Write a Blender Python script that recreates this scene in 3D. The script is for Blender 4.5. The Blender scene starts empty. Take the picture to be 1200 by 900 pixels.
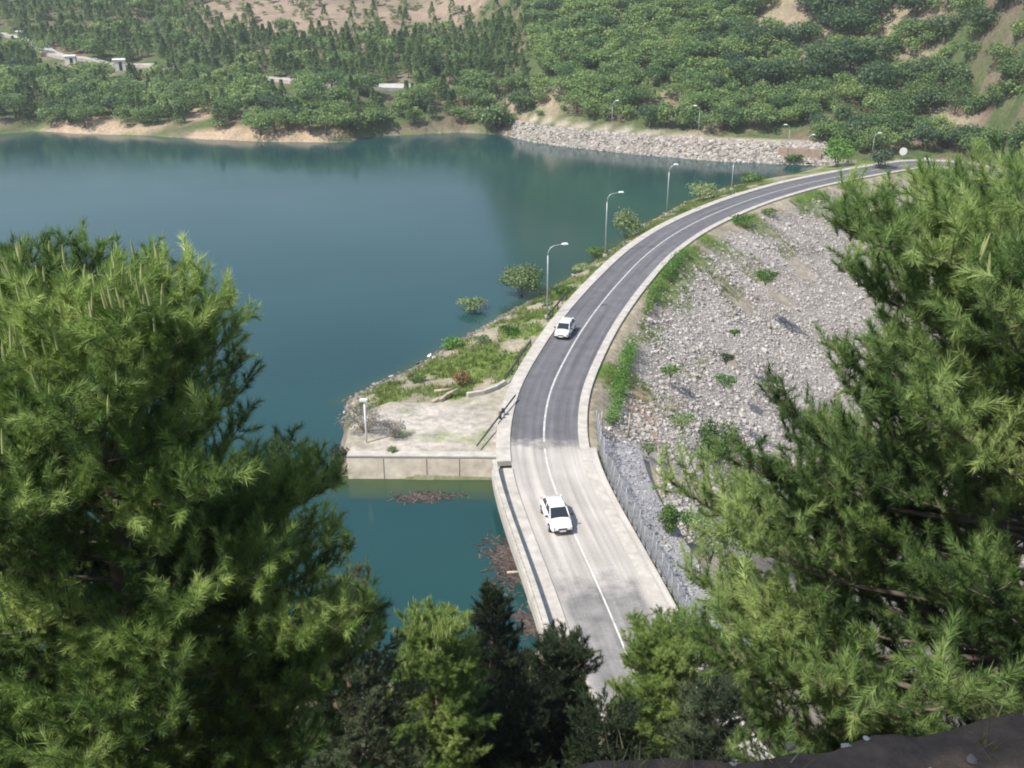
import bpy, math, random
import numpy as np
from mathutils import Vector, Matrix

LOG = []
def log(*a): LOG.append(' '.join(map(str, a)))
rng = np.random.default_rng(7)
random.seed(7)
SC = bpy.context.scene
COL = SC.collection
R = math.radians

# ------------------------------------------------------------------ camera numbers
F, PITCH, EYE = 1150.0, R(23.0), 34.0          # focal length (px of a 1200 px wide picture), tilt, eye height over the dam road
CP, SP = math.cos(PITCH), math.sin(PITCH)
HAZE = .00036
ZW = -2.1                                       # water level

def ray(px, py):
    u = (px - 600) / F; v = (450 - py) / F
    return np.array([u, CP + v * SP, -SP + v * CP])

def at(px, py, z=0.0):
    d = ray(px, py); t = (z - EYE) / d[2]
    return (d[0] * t, d[1] * t)

def deep(px, py, y):
    d = ray(px, py); t = y / d[1]
    return np.array([d[0] * t, y, EYE + d[2] * t])

def project(p):
    p = np.asarray(p, float).reshape(-1, 3)
    z = p[:, 2] - EYE
    dep = p[:, 1] * CP - z * SP
    up = p[:, 1] * SP + z * CP
    dep = np.where(np.abs(dep) < 1e-6, 1e-6, dep)
    return np.stack([600 + F * p[:, 0] / dep, 450 - F * up / dep, dep], 1)

# ------------------------------------------------------------------ object helpers
def tag(o, label=None, cat=None, group=None, kind=None):
    if label: o['label'] = label
    if cat: o['category'] = cat
    if group: o['group'] = group
    if kind: o['kind'] = kind
    return o

def empty(name, loc=(0, 0, 0), rz=0.0, label=None, cat=None, group=None):
    o = bpy.data.objects.new(name, None); COL.objects.link(o)
    o.location = loc; o.rotation_euler = (0, 0, rz)
    return tag(o, label, cat, group)

def copy_tree(o, parent=None):
    c = o.copy(); COL.objects.link(c); c.parent = parent
    for ch in list(o.children):
        copy_tree(ch, c)
    return c

def link(name, me, parent=None):
    o = bpy.data.objects.new(name, me); COL.objects.link(o)
    if parent: o.parent = parent
    return o

def np_mesh(name, verts, faces, mats, mi=None, smooth=False, tint=None, color=None):
    """verts (N,3); faces (M,k) array of equal-sized faces"""
    verts = np.asarray(verts, np.float32); faces = np.asarray(faces, np.int32)
    me = bpy.data.meshes.new(name)
    n, k = faces.shape
    me.vertices.add(len(verts)); me.vertices.foreach_set('co', verts.ravel())
    me.loops.add(n * k); me.loops.foreach_set('vertex_index', faces.ravel())
    me.polygons.add(n)
    me.polygons.foreach_set('loop_start', np.arange(0, n * k, k, dtype=np.int32))
    me.polygons.foreach_set('loop_total', np.full(n, k, np.int32))
    for m in (mats if isinstance(mats, (list, tuple)) else [mats]): me.materials.append(m)
    if mi is not None: me.polygons.foreach_set('material_index', np.asarray(mi, np.int32))
    me.polygons.foreach_set('use_smooth', np.full(n, smooth, bool))
    if tint is not None:
        a = me.attributes.new('tint', 'FLOAT', 'POINT'); a.data.foreach_set('value', np.asarray(tint, np.float32))
    if color is not None:
        a = me.attributes.new('albedo', 'FLOAT_COLOR', 'POINT')
        c = np.ones((len(verts), 4), np.float32); c[:, :3] = color
        a.data.foreach_set('color', c.ravel())
    me.update(calc_edges=True)
    return me

class MB:
    """collects boxes, tubes and prisms, and links them as one mesh"""
    def __init__(s): s.v = []; s.f = []; s.m = []; s.sm = []
    def add(s, vs, fs, m=0, sm=False):
        b = len(s.v); s.v += [tuple(map(float, p)) for p in vs]
        for f in fs: s.f.append([b + i for i in f]); s.m.append(m); s.sm.append(sm)
    def box(s, c, d, rz=0.0, m=0, rx=0.0, top=(1, 1)):
        mt = Matrix.Rotation(rz, 3, 'Z') @ Matrix.Rotation(rx, 3, 'X')
        P = []
        for z in (-.5, .5):
            k = top if z > 0 else (1, 1)
            for x, y in ((-.5, -.5), (.5, -.5), (.5, .5), (-.5, .5)):
                P.append(Vector(c) + mt @ Vector((x * d[0] * k[0], y * d[1] * k[1], z * d[2])))
        s.add(P, [(3, 2, 1, 0), (4, 5, 6, 7), (0, 1, 5, 4), (1, 2, 6, 5), (2, 3, 7, 6), (3, 0, 4, 7)], m)
    def tube(s, path, rad, n=8, m=0, cap=True, sm=True):
        path = [Vector(p) for p in path]
        if not isinstance(rad, (list, tuple, np.ndarray)): rad = [rad] * len(path)
        V = []; up = Vector((0, 0, 1))
        t0 = (path[1] - path[0]).normalized()
        a = t0.orthogonal().normalized()
        for i, p in enumerate(path):
            t = (path[min(i + 1, len(path) - 1)] - path[max(i - 1, 0)])
            t = t.normalized() if t.length > 1e-9 else t0
            a = (a - t * a.dot(t)); a = a.normalized() if a.length > 1e-6 else t.orthogonal().normalized()
            b = t.cross(a)
            for k in range(n):
                w = 2 * math.pi * k / n
                V.append(p + (a * math.cos(w) + b * math.sin(w)) * float(rad[i]))
        Fc = []
        for i in range(len(path) - 1):
            for k in range(n):
                k2 = (k + 1) % n
                Fc.append((i * n + k, i * n + k2, (i + 1) * n + k2, (i + 1) * n + k))
        if cap:
            Fc.append(tuple(range(n - 1, -1, -1))); q = (len(path) - 1) * n
            Fc.append(tuple(range(q, q + n)))
        s.add(V, Fc, m, sm)
    def mesh(s, name, mats):
        me = bpy.data.meshes.new(name); me.from_pydata(s.v, [], s.f)
        for m in (mats if isinstance(mats, (list, tuple)) else [mats]): me.materials.append(m)
        me.polygons.foreach_set('material_index', s.m); me.polygons.foreach_set('use_smooth', s.sm)
        me.update(); return me
    def build(s, name, mats, parent=None, bevel=0):
        o = link(name, s.mesh(name, mats), parent)
        if bevel:
            b = o.modifiers.new('bevel', 'BEVEL'); b.width = bevel; b.segments = 2; b.limit_method = 'ANGLE'
        return o

# ------------------------------------------------------------------ materials
def new_mat(name):
    m = bpy.data.materials.new(name); m.use_nodes = True
    nt = m.node_tree; b = nt.nodes['Principled BSDF']
    return m, nt, b

def N(nt, t, **kw):
    n = nt.nodes.new(t)
    for k, v in kw.items():
        if k.startswith('i_'): n.inputs[k[2:].replace('_', ' ')].default_value = v
        else: setattr(n, k, v)
    return n

def noise(nt, scale, detail=5, rough=.6, coord='Object'):
    tc = N(nt, 'ShaderNodeTexCoord')
    n = N(nt, 'ShaderNodeTexNoise'); n.inputs['Scale'].default_value = scale
    n.inputs['Detail'].default_value = detail; n.inputs['Roughness'].default_value = rough
    nt.links.new(tc.outputs[coord], n.inputs['Vector'])
    return n

def ramp(nt, src, stops):
    r = N(nt, 'ShaderNodeValToRGB'); e = r.color_ramp.elements
    while len(e) > 1: e.remove(e[-1])
    e[0].position, e[0].color = stops[0][0], tuple(stops[0][1]) + (1,)
    for p, c in stops[1:]:
        q = e.new(p); q.color = tuple(c) + (1,)
    nt.links.new(src, r.inputs[0]); return r

def plain(name, c, rough=.7, metal=0.0, var=.15, scale=3.0, bump=0.0, coat=0.0):
    m, nt, b = new_mat(name)
    n = noise(nt, scale)
    lo = [x * (1 - var) for x in c]; hi = [min(1, x * (1 + var)) for x in c]
    r = ramp(nt, n.outputs['Fac'], [(.3, lo), (.7, hi)])
    nt.links.new(r.outputs[0], b.inputs['Base Color'])
    b.inputs['Roughness'].default_value = rough; b.inputs['Metallic'].default_value = metal
    b.inputs['Coat Weight'].default_value = coat
    if bump:
        n2 = noise(nt, scale * 6); bp = N(nt, 'ShaderNodeBump'); bp.inputs['Strength'].default_value = bump
        nt.links.new(n2.outputs['Fac'], bp.inputs['Height']); nt.links.new(bp.outputs[0], b.inputs['Normal'])
    return m

def leafmat(name, dark, mid, light, trans=.3, objrand=True, rough=.55):
    """foliage: colour varies by clump (attribute tint) and by tree (object random)"""
    m, nt, b = new_mat(name)
    at_ = N(nt, 'ShaderNodeAttribute', attribute_name='tint')
    src = at_.outputs['Fac']
    if objrand:
        oi = N(nt, 'ShaderNodeObjectInfo')
        mr = N(nt, 'ShaderNodeMath', operation='MULTIPLY_ADD'); mr.inputs[1].default_value = .8; mr.inputs[2].default_value = -.4
        nt.links.new(oi.outputs['Random'], mr.inputs[0])
        ad = N(nt, 'ShaderNodeMath', operation='ADD', use_clamp=True)
        nt.links.new(src, ad.inputs[0]); nt.links.new(mr.outputs[0], ad.inputs[1]); src = ad.outputs[0]
    r = ramp(nt, src, [(.05, dark), (.5, mid), (.97, light)])
    nt.links.new(r.outputs[0], b.inputs['Base Color'])
    b.inputs['Roughness'].default_value = rough
    b.inputs['Specular IOR Level'].default_value = .35
    tr = N(nt, 'ShaderNodeBsdfTranslucent'); mx = N(nt, 'ShaderNodeMixShader'); mx.inputs[0].default_value = trans
    nt.links.new(r.outputs[0], tr.inputs['Color'])
    nt.links.new(b.outputs[0], mx.inputs[1]); nt.links.new(tr.outputs[0], mx.inputs[2])
    nt.links.new(mx.outputs[0], nt.nodes['Material Output'].inputs['Surface'])
    return m

def ground_mat(name='ground', bump=.6, scale=1.6):
    m, nt, b = new_mat(name)
    a = N(nt, 'ShaderNodeAttribute', attribute_name='albedo')
    n1 = noise(nt, scale, 8, .7)
    r1 = ramp(nt, n1.outputs['Fac'], [(.25, (.55, .55, .55)), (.5, (1, 1, 1)), (.75, (1.45, 1.42, 1.36))])
    n2 = noise(nt, scale * .12, 4, .6)
    r2 = ramp(nt, n2.outputs['Fac'], [(.3, (.8, .8, .8)), (.7, (1.15, 1.15, 1.15))])
    m1 = N(nt, 'ShaderNodeMix', data_type='RGBA', blend_type='MULTIPLY'); m1.inputs[0].default_value = 1
    m2 = N(nt, 'ShaderNodeMix', data_type='RGBA', blend_type='MULTIPLY'); m2.inputs[0].default_value = 1
    nt.links.new(a.outputs['Color'], m1.inputs[6]); nt.links.new(r1.outputs[0], m1.inputs[7])
    nt.links.new(m1.outputs[2], m2.inputs[6]); nt.links.new(r2.outputs[0], m2.inputs[7])
    nt.links.new(m2.outputs[2], b.inputs['Base Color'])
    b.inputs['Roughness'].default_value = .95; b.inputs['Specular IOR Level'].default_value = .15
    bp = N(nt, 'ShaderNodeBump'); bp.inputs['Strength'].default_value = bump; bp.inputs['Distance'].default_value = .3
    nt.links.new(n1.outputs['Fac'], bp.inputs['Height']); nt.links.new(bp.outputs[0], b.inputs['Normal'])
    return m

def stone_mat(name, a, c, d):
    m, nt, b = new_mat(name)
    t = N(nt, 'ShaderNodeAttribute', attribute_name='tint')
    r = ramp(nt, t.outputs['Fac'], [(.0, a), (.5, c), (1, d)])
    n1 = noise(nt, 4, 4, .6)
    r1 = ramp(nt, n1.outputs['Fac'], [(.3, (.75, .75, .75)), (.7, (1.15, 1.15, 1.15))])
    m1 = N(nt, 'ShaderNodeMix', data_type='RGBA', blend_type='MULTIPLY'); m1.inputs[0].default_value = 1
    nt.links.new(r.outputs[0], m1.inputs[6]); nt.links.new(r1.outputs[0], m1.inputs[7])
    nt.links.new(m1.outputs[2], b.inputs['Base Color'])
    b.inputs['Roughness'].default_value = .9; b.inputs['Specular IOR Level'].default_value = .2
    return m

M = {}
M['ground'] = ground_mat()
M['concrete'] = plain('pale_concrete', (.45, .42, .38), .85, var=.14, scale=.9, bump=.15)
M['wall'] = plain('cream_concrete', (.72, .63, .52), .9, var=.26, scale=.9, bump=.15)
M['joint'] = plain('wall_joint', (.18, .16, .14), .9)
M['kerb'] = plain('kerb_concrete', (.46, .43, .385), .85, var=.22, scale=1.2, bump=.1)
M['chute'] = plain('grey_concrete', (.34, .335, .345), .9, var=.3, scale=1.2, bump=.3)
M['paint'] = plain('road_paint', (.50, .50, .49), .6, var=.35, scale=2.5)
M['wornpaint'] = plain('worn_paint', (.60, .58, .54), .7, var=.3, scale=1.5)
M['steel'] = plain('galvanised_steel', (.46, .49, .50), .45, .35, var=.08)
M['fence'] = plain('fence_steel', (.30, .31, .32), .6, .2, var=.15)
M['darksteel'] = plain('dark_steel', (.06, .06, .06), .5, .4)
M['lamp'] = plain('lamp_glass', (.82, .85, .85), .3, 0, var=.03)
M['white'] = plain('white_paint', (.80, .80, .78), .45, var=.04)
M['carwhite'] = plain('car_paint_white', (.82, .82, .82), .3, 0, var=.01, coat=.6)
M['glass'] = plain('car_glass', (.025, .032, .04), .06, 0, var=.05)
M['tyre'] = plain('tyre_rubber', (.02, .02, .02), .85)
M['rim'] = plain('wheel_rim', (.5, .5, .52), .35, .8)
M['black'] = plain('black_plastic', (.025, .025, .027), .5)
M['headlight'] = plain('headlight_lens', (.7, .72, .75), .1, .2)
M['red'] = plain('tail_light_red', (.4, .02, .02), .25)
M['plate'] = plain('plate_white', (.7, .7, .7), .5)
M['bark'] = plain('pine_bark', (.16, .115, .085), .95, var=.4, scale=9, bump=.6)
M['twig'] = plain('grey_twig', (.17, .14, .11), .95, var=.3, scale=5)
M['deadwood'] = plain('dead_wood', (.42, .35, .28), .95, var=.3, scale=5)
M['trunk'] = plain('trunk_bark', (.14, .11, .085), .95, var=.3, scale=3)
M['needles'] = leafmat('pine_needles', (.035, .075, .022), (.20, .315, .075), (.50, .61, .20), .34, False, .5)
M['needlesdeep'] = leafmat('deep_pine_needles', (.035, .07, .022), (.165, .265, .075), (.40, .50, .17), .32, False, .5)
M['candle'] = leafmat('pine_shoot', (.46, .50, .22), (.58, .63, .29), (.66, .72, .36), .4, False, .7)
M['pinemid'] = leafmat('young_pine_needles', (.11, .18, .04), (.24, .345, .085), (.38, .48, .15), .35, False)
M['darkshaded'] = leafmat('dark_and_shaded_needles', (.014, .026, .012), (.028, .048, .020), (.06, .09, .036), .2, False)  # shade on the low pines is put into this colour; dark bushes share it
M['pinegrey'] = leafmat('grey_green_needles', (.04, .065, .035), (.085, .12, .065), (.15, .19, .10), .3, False)
M['far'] = leafmat('far_leaves', (.09, .165, .065), (.175, .285, .098), (.31, .41, .14), .45)
M['fardark'] = leafmat('far_dark_leaves', (.055, .105, .052), (.095, .165, .074), (.16, .24, .10), .42)
M['conifer'] = leafmat('far_conifer', (.09, .155, .065), (.155, .245, .095), (.24, .33, .13), .45)
M['shrub'] = leafmat('shrub_leaves', (.05, .11, .02), (.10, .20, .035), (.20, .31, .07), .3)
M['hedge'] = leafmat('hedge_leaves', (.05, .13, .02), (.10, .24, .03), (.18, .34, .06), .3)
M['willow'] = leafmat('willow_leaves', (.12, .19, .075), (.23, .32, .13), (.36, .44, .20), .35)
M['dry'] = leafmat('dry_leaves', (.20, .11, .05), (.34, .20, .09), (.42, .29, .14), .3)
M['brush'] = leafmat('dry_brush', (.10, .10, .085), (.21, .205, .18), (.36, .35, .31), .2, False)
M['rubble'] = stone_mat('rubble_stone', (.27, .245, .225), (.42, .39, .36), (.57, .535, .50))
M['gravel'] = stone_mat('gravel', (.18, .175, .18), (.32, .315, .325), (.48, .47, .48))
M['riprap'] = stone_mat('riprap_stone', (.20, .18, .16), (.36, .325, .29), (.54, .50, .45))
M['shorestone'] = stone_mat('shore_stone', (.08, .07, .06), (.19, .165, .145), (.52, .50, .46))
M['debris'] = stone_mat('wood_debris', (.045, .036, .033), (.085, .063, .056), (.15, .115, .10))
M['rust'] = plain('brown_sheet', (.15, .105, .09), .9, var=.2, scale=1.5)
M['algae'] = plain('algae', (.05, .085, .035), .6, var=.35, scale=.6)
M['buildwall'] = plain('pale_plaster', (.72, .68, .60), .9, var=.06)

# ------------------------------------------------------------------ numpy noise
def vnoise(x, y, scale, seed=0):
    x = np.asarray(x) / scale + 100; y = np.asarray(y) / scale + 100
    xi = np.floor(x).astype(int); yi = np.floor(y).astype(int); fx = x - xi; fy = y - yi
    fx = fx * fx * (3 - 2 * fx); fy = fy * fy * (3 - 2 * fy)
    def h(a, b):
        n = (a * 374761393 + b * 668265263 + seed * 982451653) & 0x7fffffff
        n = ((n ^ (n >> 13)) * 1274126177) & 0x7fffffff
        return ((n ^ (n >> 16)) & 0xffff) / 65535.0
    return (h(xi, yi) * (1 - fx) + h(xi + 1, yi) * fx) * (1 - fy) + (h(xi, yi + 1) * (1 - fx) + h(xi + 1, yi + 1) * fx) * fy

def fbm(x, y, scale, seed=0, o=4):
    s = 0; a = .5
    for k in range(o):
        s = s + a * vnoise(x, y, scale / 2 ** k, seed + k); a *= .5
    return s / (1 - .5 ** o)

# ------------------------------------------------------------------ plan of the place
def spline(pts, step=1.0):
    pts = [np.array(p, float) for p in pts]
    P = [2 * pts[0] - pts[1]] + pts + [2 * pts[-1] - pts[-2]]
    out = []
    for i in range(1, len(P) - 2):
        p0, p1, p2, p3 = P[i - 1:i + 3]
        n = max(2, int(np.linalg.norm(p2 - p1) / step))
        for k in range(n):
            t = k / n
            out.append(.5 * ((2 * p1) + (-p0 + p2) * t + (2 * p0 - 5 * p1 + 4 * p2 - p3) * t * t + (-p0 + 3 * p1 - 3 * p2 + p3) * t ** 3))
    out.append(pts[-1])
    return np.array(out)

cen_px = [(732, 760), (707, 700), (682, 645), (657, 590), (642, 548), (637, 510), (643, 465), (660, 425), (690, 375),
          (728, 328), (765, 292), (810, 263), (870, 237), (930, 218.5), (985, 206.5), (1030, 198.5)]
cpts = [at(*p) for p in cen_px]
e = cpts[-1]
a0 = np.array(cpts[0]); a1 = np.array(cpts[2]); dv0 = (a0 - a1) / np.linalg.norm(a0 - a1)
cpts = [tuple(a0 + dv0 * 11 + np.array([1.2, 0])), tuple(a0 + dv0 * 5.5)] + cpts + [(e[0] + 9, e[1] + 5.5), (e[0] + 15, e[1] + 5), (e[0] + 19, e[1] - 1), (e[0] + 21, e[1] - 10), (e[0] + 22, e[1] - 24), (e[0] + 26, e[1] - 45)]
ROAD = spline(cpts, 1.0)
# smooth the picked points a little
for _ in range(6):
    ROAD[1:-1] = .25 * ROAD[:-2] + .5 * ROAD[1:-1] + .25 * ROAD[2:]
TAN = np.gradient(ROAD, axis=0); TAN /= np.linalg.norm(TAN, axis=1)[:, None]
NOR = np.stack([TAN[:, 1], -TAN[:, 0]], 1)      # to the right of travel (downstream)
STA = np.concatenate([[0], np.cumsum(np.linalg.norm(np.diff(ROAD, axis=0), axis=1))])

def seg_dist(x, y, poly):
    """distance to a polyline, index of the nearest segment, signed side (positive right)"""
    x = np.asarray(x, float); y = np.asarray(y, float)
    best = np.full(x.shape, 1e18); side = np.zeros(x.shape); sta = np.zeros(x.shape)
    acc = 0.0
    for a, b in zip(poly[:-1], poly[1:]):
        vx, vy = b[0] - a[0], b[1] - a[1]; L2 = vx * vx + vy * vy
        if L2 < 1e-12: continue
        t = np.clip(((x - a[0]) * vx + (y - a[1]) * vy) / L2, 0, 1)
        dx = x - a[0] - t * vx; dy = y - a[1] - t * vy
        d = dx * dx + dy * dy; m = d < best
        best = np.where(m, d, best); side = np.where(m, np.sign(dx * vy - dy * vx), side)
        L = math.sqrt(L2); sta = np.where(m, acc + t * L, sta); acc += L
    return np.sqrt(best), side, sta

def inside(x, y, poly):
    x = np.asarray(x, float); y = np.asarray(y, float); c = np.zeros(x.shape, bool)
    n = len(poly)
    for i in range(n):
        x1, y1 = poly[i]; x2, y2 = poly[(i + 1) % n]
        if y1 == y2: continue
        m = ((y1 > y) != (y2 > y)) & (x < (x2 - x1) * (y - y1) / (y2 - y1) + x1)
        c ^= m
    return c

far_px = [(0, 157), (40, 153), (100, 157), (160, 158), (240, 163), (320, 166), (400, 167), (430, 160), (540, 155), (590, 158),
          (620, 165), (660, 171), (750, 181), (850, 189), (950, 193)]
FAR = [at(a, b, ZW) for a, b in far_px]
up_px = [(962, 194), (935, 203), (905, 208), (850, 219), (800, 238), (760, 260), (735, 280), (700, 304), (660, 330), (625, 350), (590, 368),
         (560, 386), (520, 408), (480, 432), (440, 450), (405, 470)]
UP = [at(a, b, ZW) for a, b in up_px]
w0 = at(583, 560, ZW); w1 = at(408, 558, ZW)
NEAR = [at(655, 772, ZW), at(600, 766, ZW), at(540, 782, ZW), at(450, 800, ZW), at(300, 830, ZW)]
spit = [(UP[-1][0] + .5, UP[-1][1] - 4), (w1[0] - .9, w1[1] + 3), (w1[0] - .5, w1[1])]
under = [(w0[0] + 5.0, w0[1]), (NEAR[0][0] + 3.5, NEAR[0][1])]
LAKE = [(-420, FAR[0][1] + 6), (FAR[0][0] - 60, FAR[0][1] - 8)] + FAR + UP + spit + [w0] + under + NEAR + [(-30, NEAR[-1][1] + 2), (-60, 45), (-420, 60)]
TERR = [at(585, 538, -.35), at(409, 532, -.35), at(402, 520, -.35), at(412, 492, -.35), at(455, 472, -.35), at(510, 474, -.35),
        at(570, 462, -.35), at(606, 440, -.35)]

farx = np.array([p[0] for p in FAR]); fary = np.array([p[1] for p in FAR])
end = ROAD[np.argmax(ROAD[:, 1])]
TX = np.concatenate([[-600, farx[0] - 60], farx, [end[0] - 8, end[0] + 8, end[0] + 16, end[0] + 22, end[0] + 40, 400]])
TY = np.concatenate([[fary[0] + 20, fary[0] - 4], fary, [end[1] + 7, end[1] + 6, end[1] - 3, end[1] - 40, end[1] - 110, 40]])

NH_Y = np.array([-60, 1.2, 2.0, 4.0, 9, 15, 24, 29, 32.5, 36, 60])
NH_Z = np.array([33.5, 32.3, 31.0, 28.3, 22.3, 16.3, 8.0, 3.4, .6, -.4, -30])

def height(x, y):
    x = np.asarray(x, float); y = np.asarray(y, float); sh = x.shape
    x = x.ravel(); y = y.ravel()
    dr, side, sta = seg_dist(x, y, ROAD)
    dl, _, _ = seg_dist(x, y, LAKE + [LAKE[0]])
    inl = inside(x, y, LAKE)
    dt, _, _ = seg_dist(x, y, TERR + [TERR[0]])
    dt = np.where(inside(x, y, TERR), 0, dt)
    s = dr * side
    # crest, bank, terrace
    dd = np.minimum(np.maximum(dr - 3.75, 0), dt)
    up = -.2 + (ZW + .2) * np.clip(dd / (dd + dl + 1e-6), 0, 1) ** .85
    up = up + .25 * (fbm(x, y, 2.5, 3, 3) - .5) * np.clip(dd / 1.2, 0, 1) * np.clip(dl / 1.2, 0, 1)
    dn = -.2 - np.maximum(s - 3.9, 0) * .60
    dn = np.maximum(dn, -24) + np.clip((s - 4.2) / 2, 0, 1) * .9 * (fbm(x, y, 5, 5, 4) - .5)
    land = np.where(s > 0, dn, up)
    # hill under the camera
    nh = np.interp(y + .0 * x + 1.2 * (fbm(x, y, 9, 11, 3) - .5) * np.clip((y - 3) / 4, 0, 1), NH_Y, NH_Z)
    nh = np.minimum(nh, np.where(x < 2.2, ZW + .15 + .8 * dl, 99))
    fall = np.where(x > 16, (x - 16) * .35, 0)
    land = np.maximum(land, nh - fall)
    # hills beyond the lake and at the far end of the dam
    T = np.interp(x, TX, TY); d = (y - T) * .88
    wl = 1 / (1 + np.exp(-(x + 6) / 7.0))               # 0 left, 1 right of the cove
    pl = np.interp(d, [0, 1.5, 4, 45, 62, 72, 110, 200, 330, 700], [ZW, ZW + 1.4, .4, 7.5, 11, 11.6, 22, 44, 62, 75])
    pr = np.interp(d, [0, 4.0, 7, 9, 60, 100, 180, 300, 600], [ZW, .7, 1.1, 1.6, 22, 46, 100, 160, 220])
    pe = np.interp(d, [0, 4, 9, 60, 120, 260, 600], [-.2, 0, 1.2, 30, 62, 130, 210])
    we = 1 / (1 + np.exp(-(x - (end[0] - 14)) / 3.0))
    fh = (pl * (1 - wl) + pr * wl) * (1 - we) + pe * we
    fh = fh + np.clip(d / 20, 0, 1) * (5 * (fbm(x, y, 40, 21, 4) - .5) + 9 * (fbm(x, y, 110, 31, 2) - .5) * np.clip(d / 90, 0, 1))
    fh = np.where(d > 0, fh, -99)
    land = np.maximum(land, np.where(dr < 4.2, np.minimum(fh, -.2), fh))
    bed = ZW - np.minimum(.5 * dl + .02, 7)
    z = np.where(inl, bed, land)
    return z.reshape(sh)

def hit(px, py, tmax=700):
    d = ray(px, py); t = np.concatenate([np.linspace(4, 120, 500), np.linspace(120, tmax, 900)[1:]])
    P = d[None] * t[:, None]; P[:, 2] += EYE
    h = np.maximum(height(P[:, 0], P[:, 1]), ZW)
    k = np.argmax(P[:, 2] < h)
    if k == 0: return P[-1]
    a = P[k - 1][2] - h[k - 1]; b = h[k] - P[k][2]; w = a / (a + b + 1e-9)
    q = P[k - 1] * (1 - w) + P[k] * w
    q[2] = float(height(q[0:1], q[1:2])[0]); return q

# ------------------------------------------------------------------ terrain sheet
def axis(*spans):
    a = []
    for lo, hi, st in spans: a.append(np.arange(lo, hi, st))
    return np.concatenate(a)
xs = axis((-700, -300, 25), (-300, -160, 6), (-160, -22, 3.0), (-22, 40, .6), (40, 92, .9), (92, 200, 3.2), (200, 420, 8), (420, 700, 35))
ys = axis((-60, 1.2, 4), (1.2, 26, 1.0), (26, 112, .6), (112, 212, .9), (212, 420, 3.0), (420, 640, 9), (640, 1000, 45))
GX, GY = np.meshgrid(xs, ys)
GZ = height(GX, GY)
gx, gy, gz = GX.ravel(), GY.ravel(), GZ.ravel()
# surface colour: soil, grass, rubble, concrete dust, forest floor
dr, side, sta = seg_dist(gx, gy, ROAD); s = dr * side
dl, _, _ = seg_dist(gx, gy, LAKE + [LAKE[0]])
it = inside(gx, gy, TERR)
def mix(c, new, w):
    w = np.clip(w, 0, 1)[:, None]; return c * (1 - w) + np.array(new)[None] * w
c = np.tile(np.array([.17, .135, .095]), (len(gx), 1))
n1 = fbm(gx, gy, 6, 41); n2 = fbm(gx, gy, 2.2, 51); n3 = fbm(gx, gy, 30, 61)
T = np.interp(gx, TX, TY); d = gy - T
farm = np.clip(d / 3, 0, 1)
c = mix(c, (.075, .105, .04), (n1 - .42) * 5)
c = mix(c, (.30, .245, .175), farm * np.clip((n3 - .52) * 5, .1, 1))
c = mix(c, (.085, .12, .045), farm * np.clip((n1 - .40) * 6, 0, .85))
bank = (s < 0) & (d < 0) & (gy > 60)
c = np.where(bank[:, None], mix(mix(np.tile(np.array([.34, .30, .23]), (len(gx), 1)), (.14, .20, .045), (n2 - .38) * 6), (.17, .145, .125), 1 - dl / 1.0), c)
down = (s > 0) & (d < 0) & (gy > 44)
c = np.where(down[:, None], mix(mix(np.tile(np.array([.34, .31, .285]), (len(gx), 1)), (.20, .18, .16), (n2 - .5) * 4), (.37, .32, .26), (n1 - .62) * 6), c)
c = mix(c, (.36, .31, .22), down * np.clip(1 - (s - 3.6) / 3.0, 0, 1))
c = mix(c, (.12, .19, .04), down * np.clip(1 - (s - 5) / 4, 0, 1) * np.clip((n1 - .47) * 8, 0, 1))
c = mix(c, (.46, .42, .37), it * np.clip(.95 - (n2 - .62) * 4, .3, 1))
c = mix(c, (.30, .28, .18), it * np.clip((n1 - .60) * 5, 0, .4))
# bright earth patches
def patch(px, py, rx, rz, col, w=1.0):
    global c
    q = hit(px, py); k = 1 - ((gx - q[0]) / rx) ** 2 - ((gy - q[1]) / rz) ** 2
    c = mix(c, col, np.clip(k * 2.5 + (n2 - .5), 0, 1) * w)
patch(765, 560, 2.0, 3.6, (.52, .44, .33))
patch(832, 575, 1.2, 8.0, (.40, .36, .31))
patch(755, 478, 1.6, 5.0, (.36, .25, .18), .7)
patch(640, 775, 3.0, 3.0, (.42, .35, .24))
patch(850, 770, 1.9, 2.6, (.16, .10, .08))
sl_ = (gx > 5) & (gx < 26) & (gy > 34) & (gy < 62) & (s > 8)
c = mix(c, (.40, .355, .28), sl_ * np.clip(.9 - (n2 - .45) * 3, .2, .9))
for a in ((95, 147, 13, 4.5), (150, 151, 12, 3), (238, 132, 6, 8), (250, 158, 9, 3.0), (335, 156, 15, 5)):
    patch(a[0], a[1], a[2], a[3], (.40, .30, .21))
for a in ((395, 22, 46, 40), (320, 6, 30, 40), (510, 10, 28, 30)):
    patch(a[0], a[1], a[2], a[3], (.31, .235, .18), .85)
for a in ((930, 22, 12, 18), (1050, 30, 9, 16), (1105, 120, 3, 22), (1000, 60, 5, 10), (660, 112, 7, 8), (775, 110, 8, 5), (640, 105, 4, 4)):
    patch(a[0], a[1], a[2], a[3], (.31, .25, .18), .75)
c = mix(c, (.05, .085, .035), np.clip((d - 120) / 60, 0, .9))
path = np.clip(1 - np.abs((gy - T) * .88 - 7.0) / 1.6, 0, 1) * (gx > 4) * (gx < end[0] - 16)
c = mix(c, (.42, .37, .29), path * 1.5)
c = np.clip(c * (.9 + .2 * rng.random((len(gx), 1))), 0.01, .8)
nx, ny = len(xs), len(ys)
idx = np.arange(nx * ny).reshape(ny, nx)
quads = np.stack([idx[:-1, :-1], idx[:-1, 1:], idx[1:, 1:], idx[1:, :-1]], -1).reshape(-1, 4)
g = link('ground', np_mesh('ground', np.stack([gx, gy, gz], 1), quads, M['ground'], smooth=True, color=c))
tag(g, kind='structure')

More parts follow.
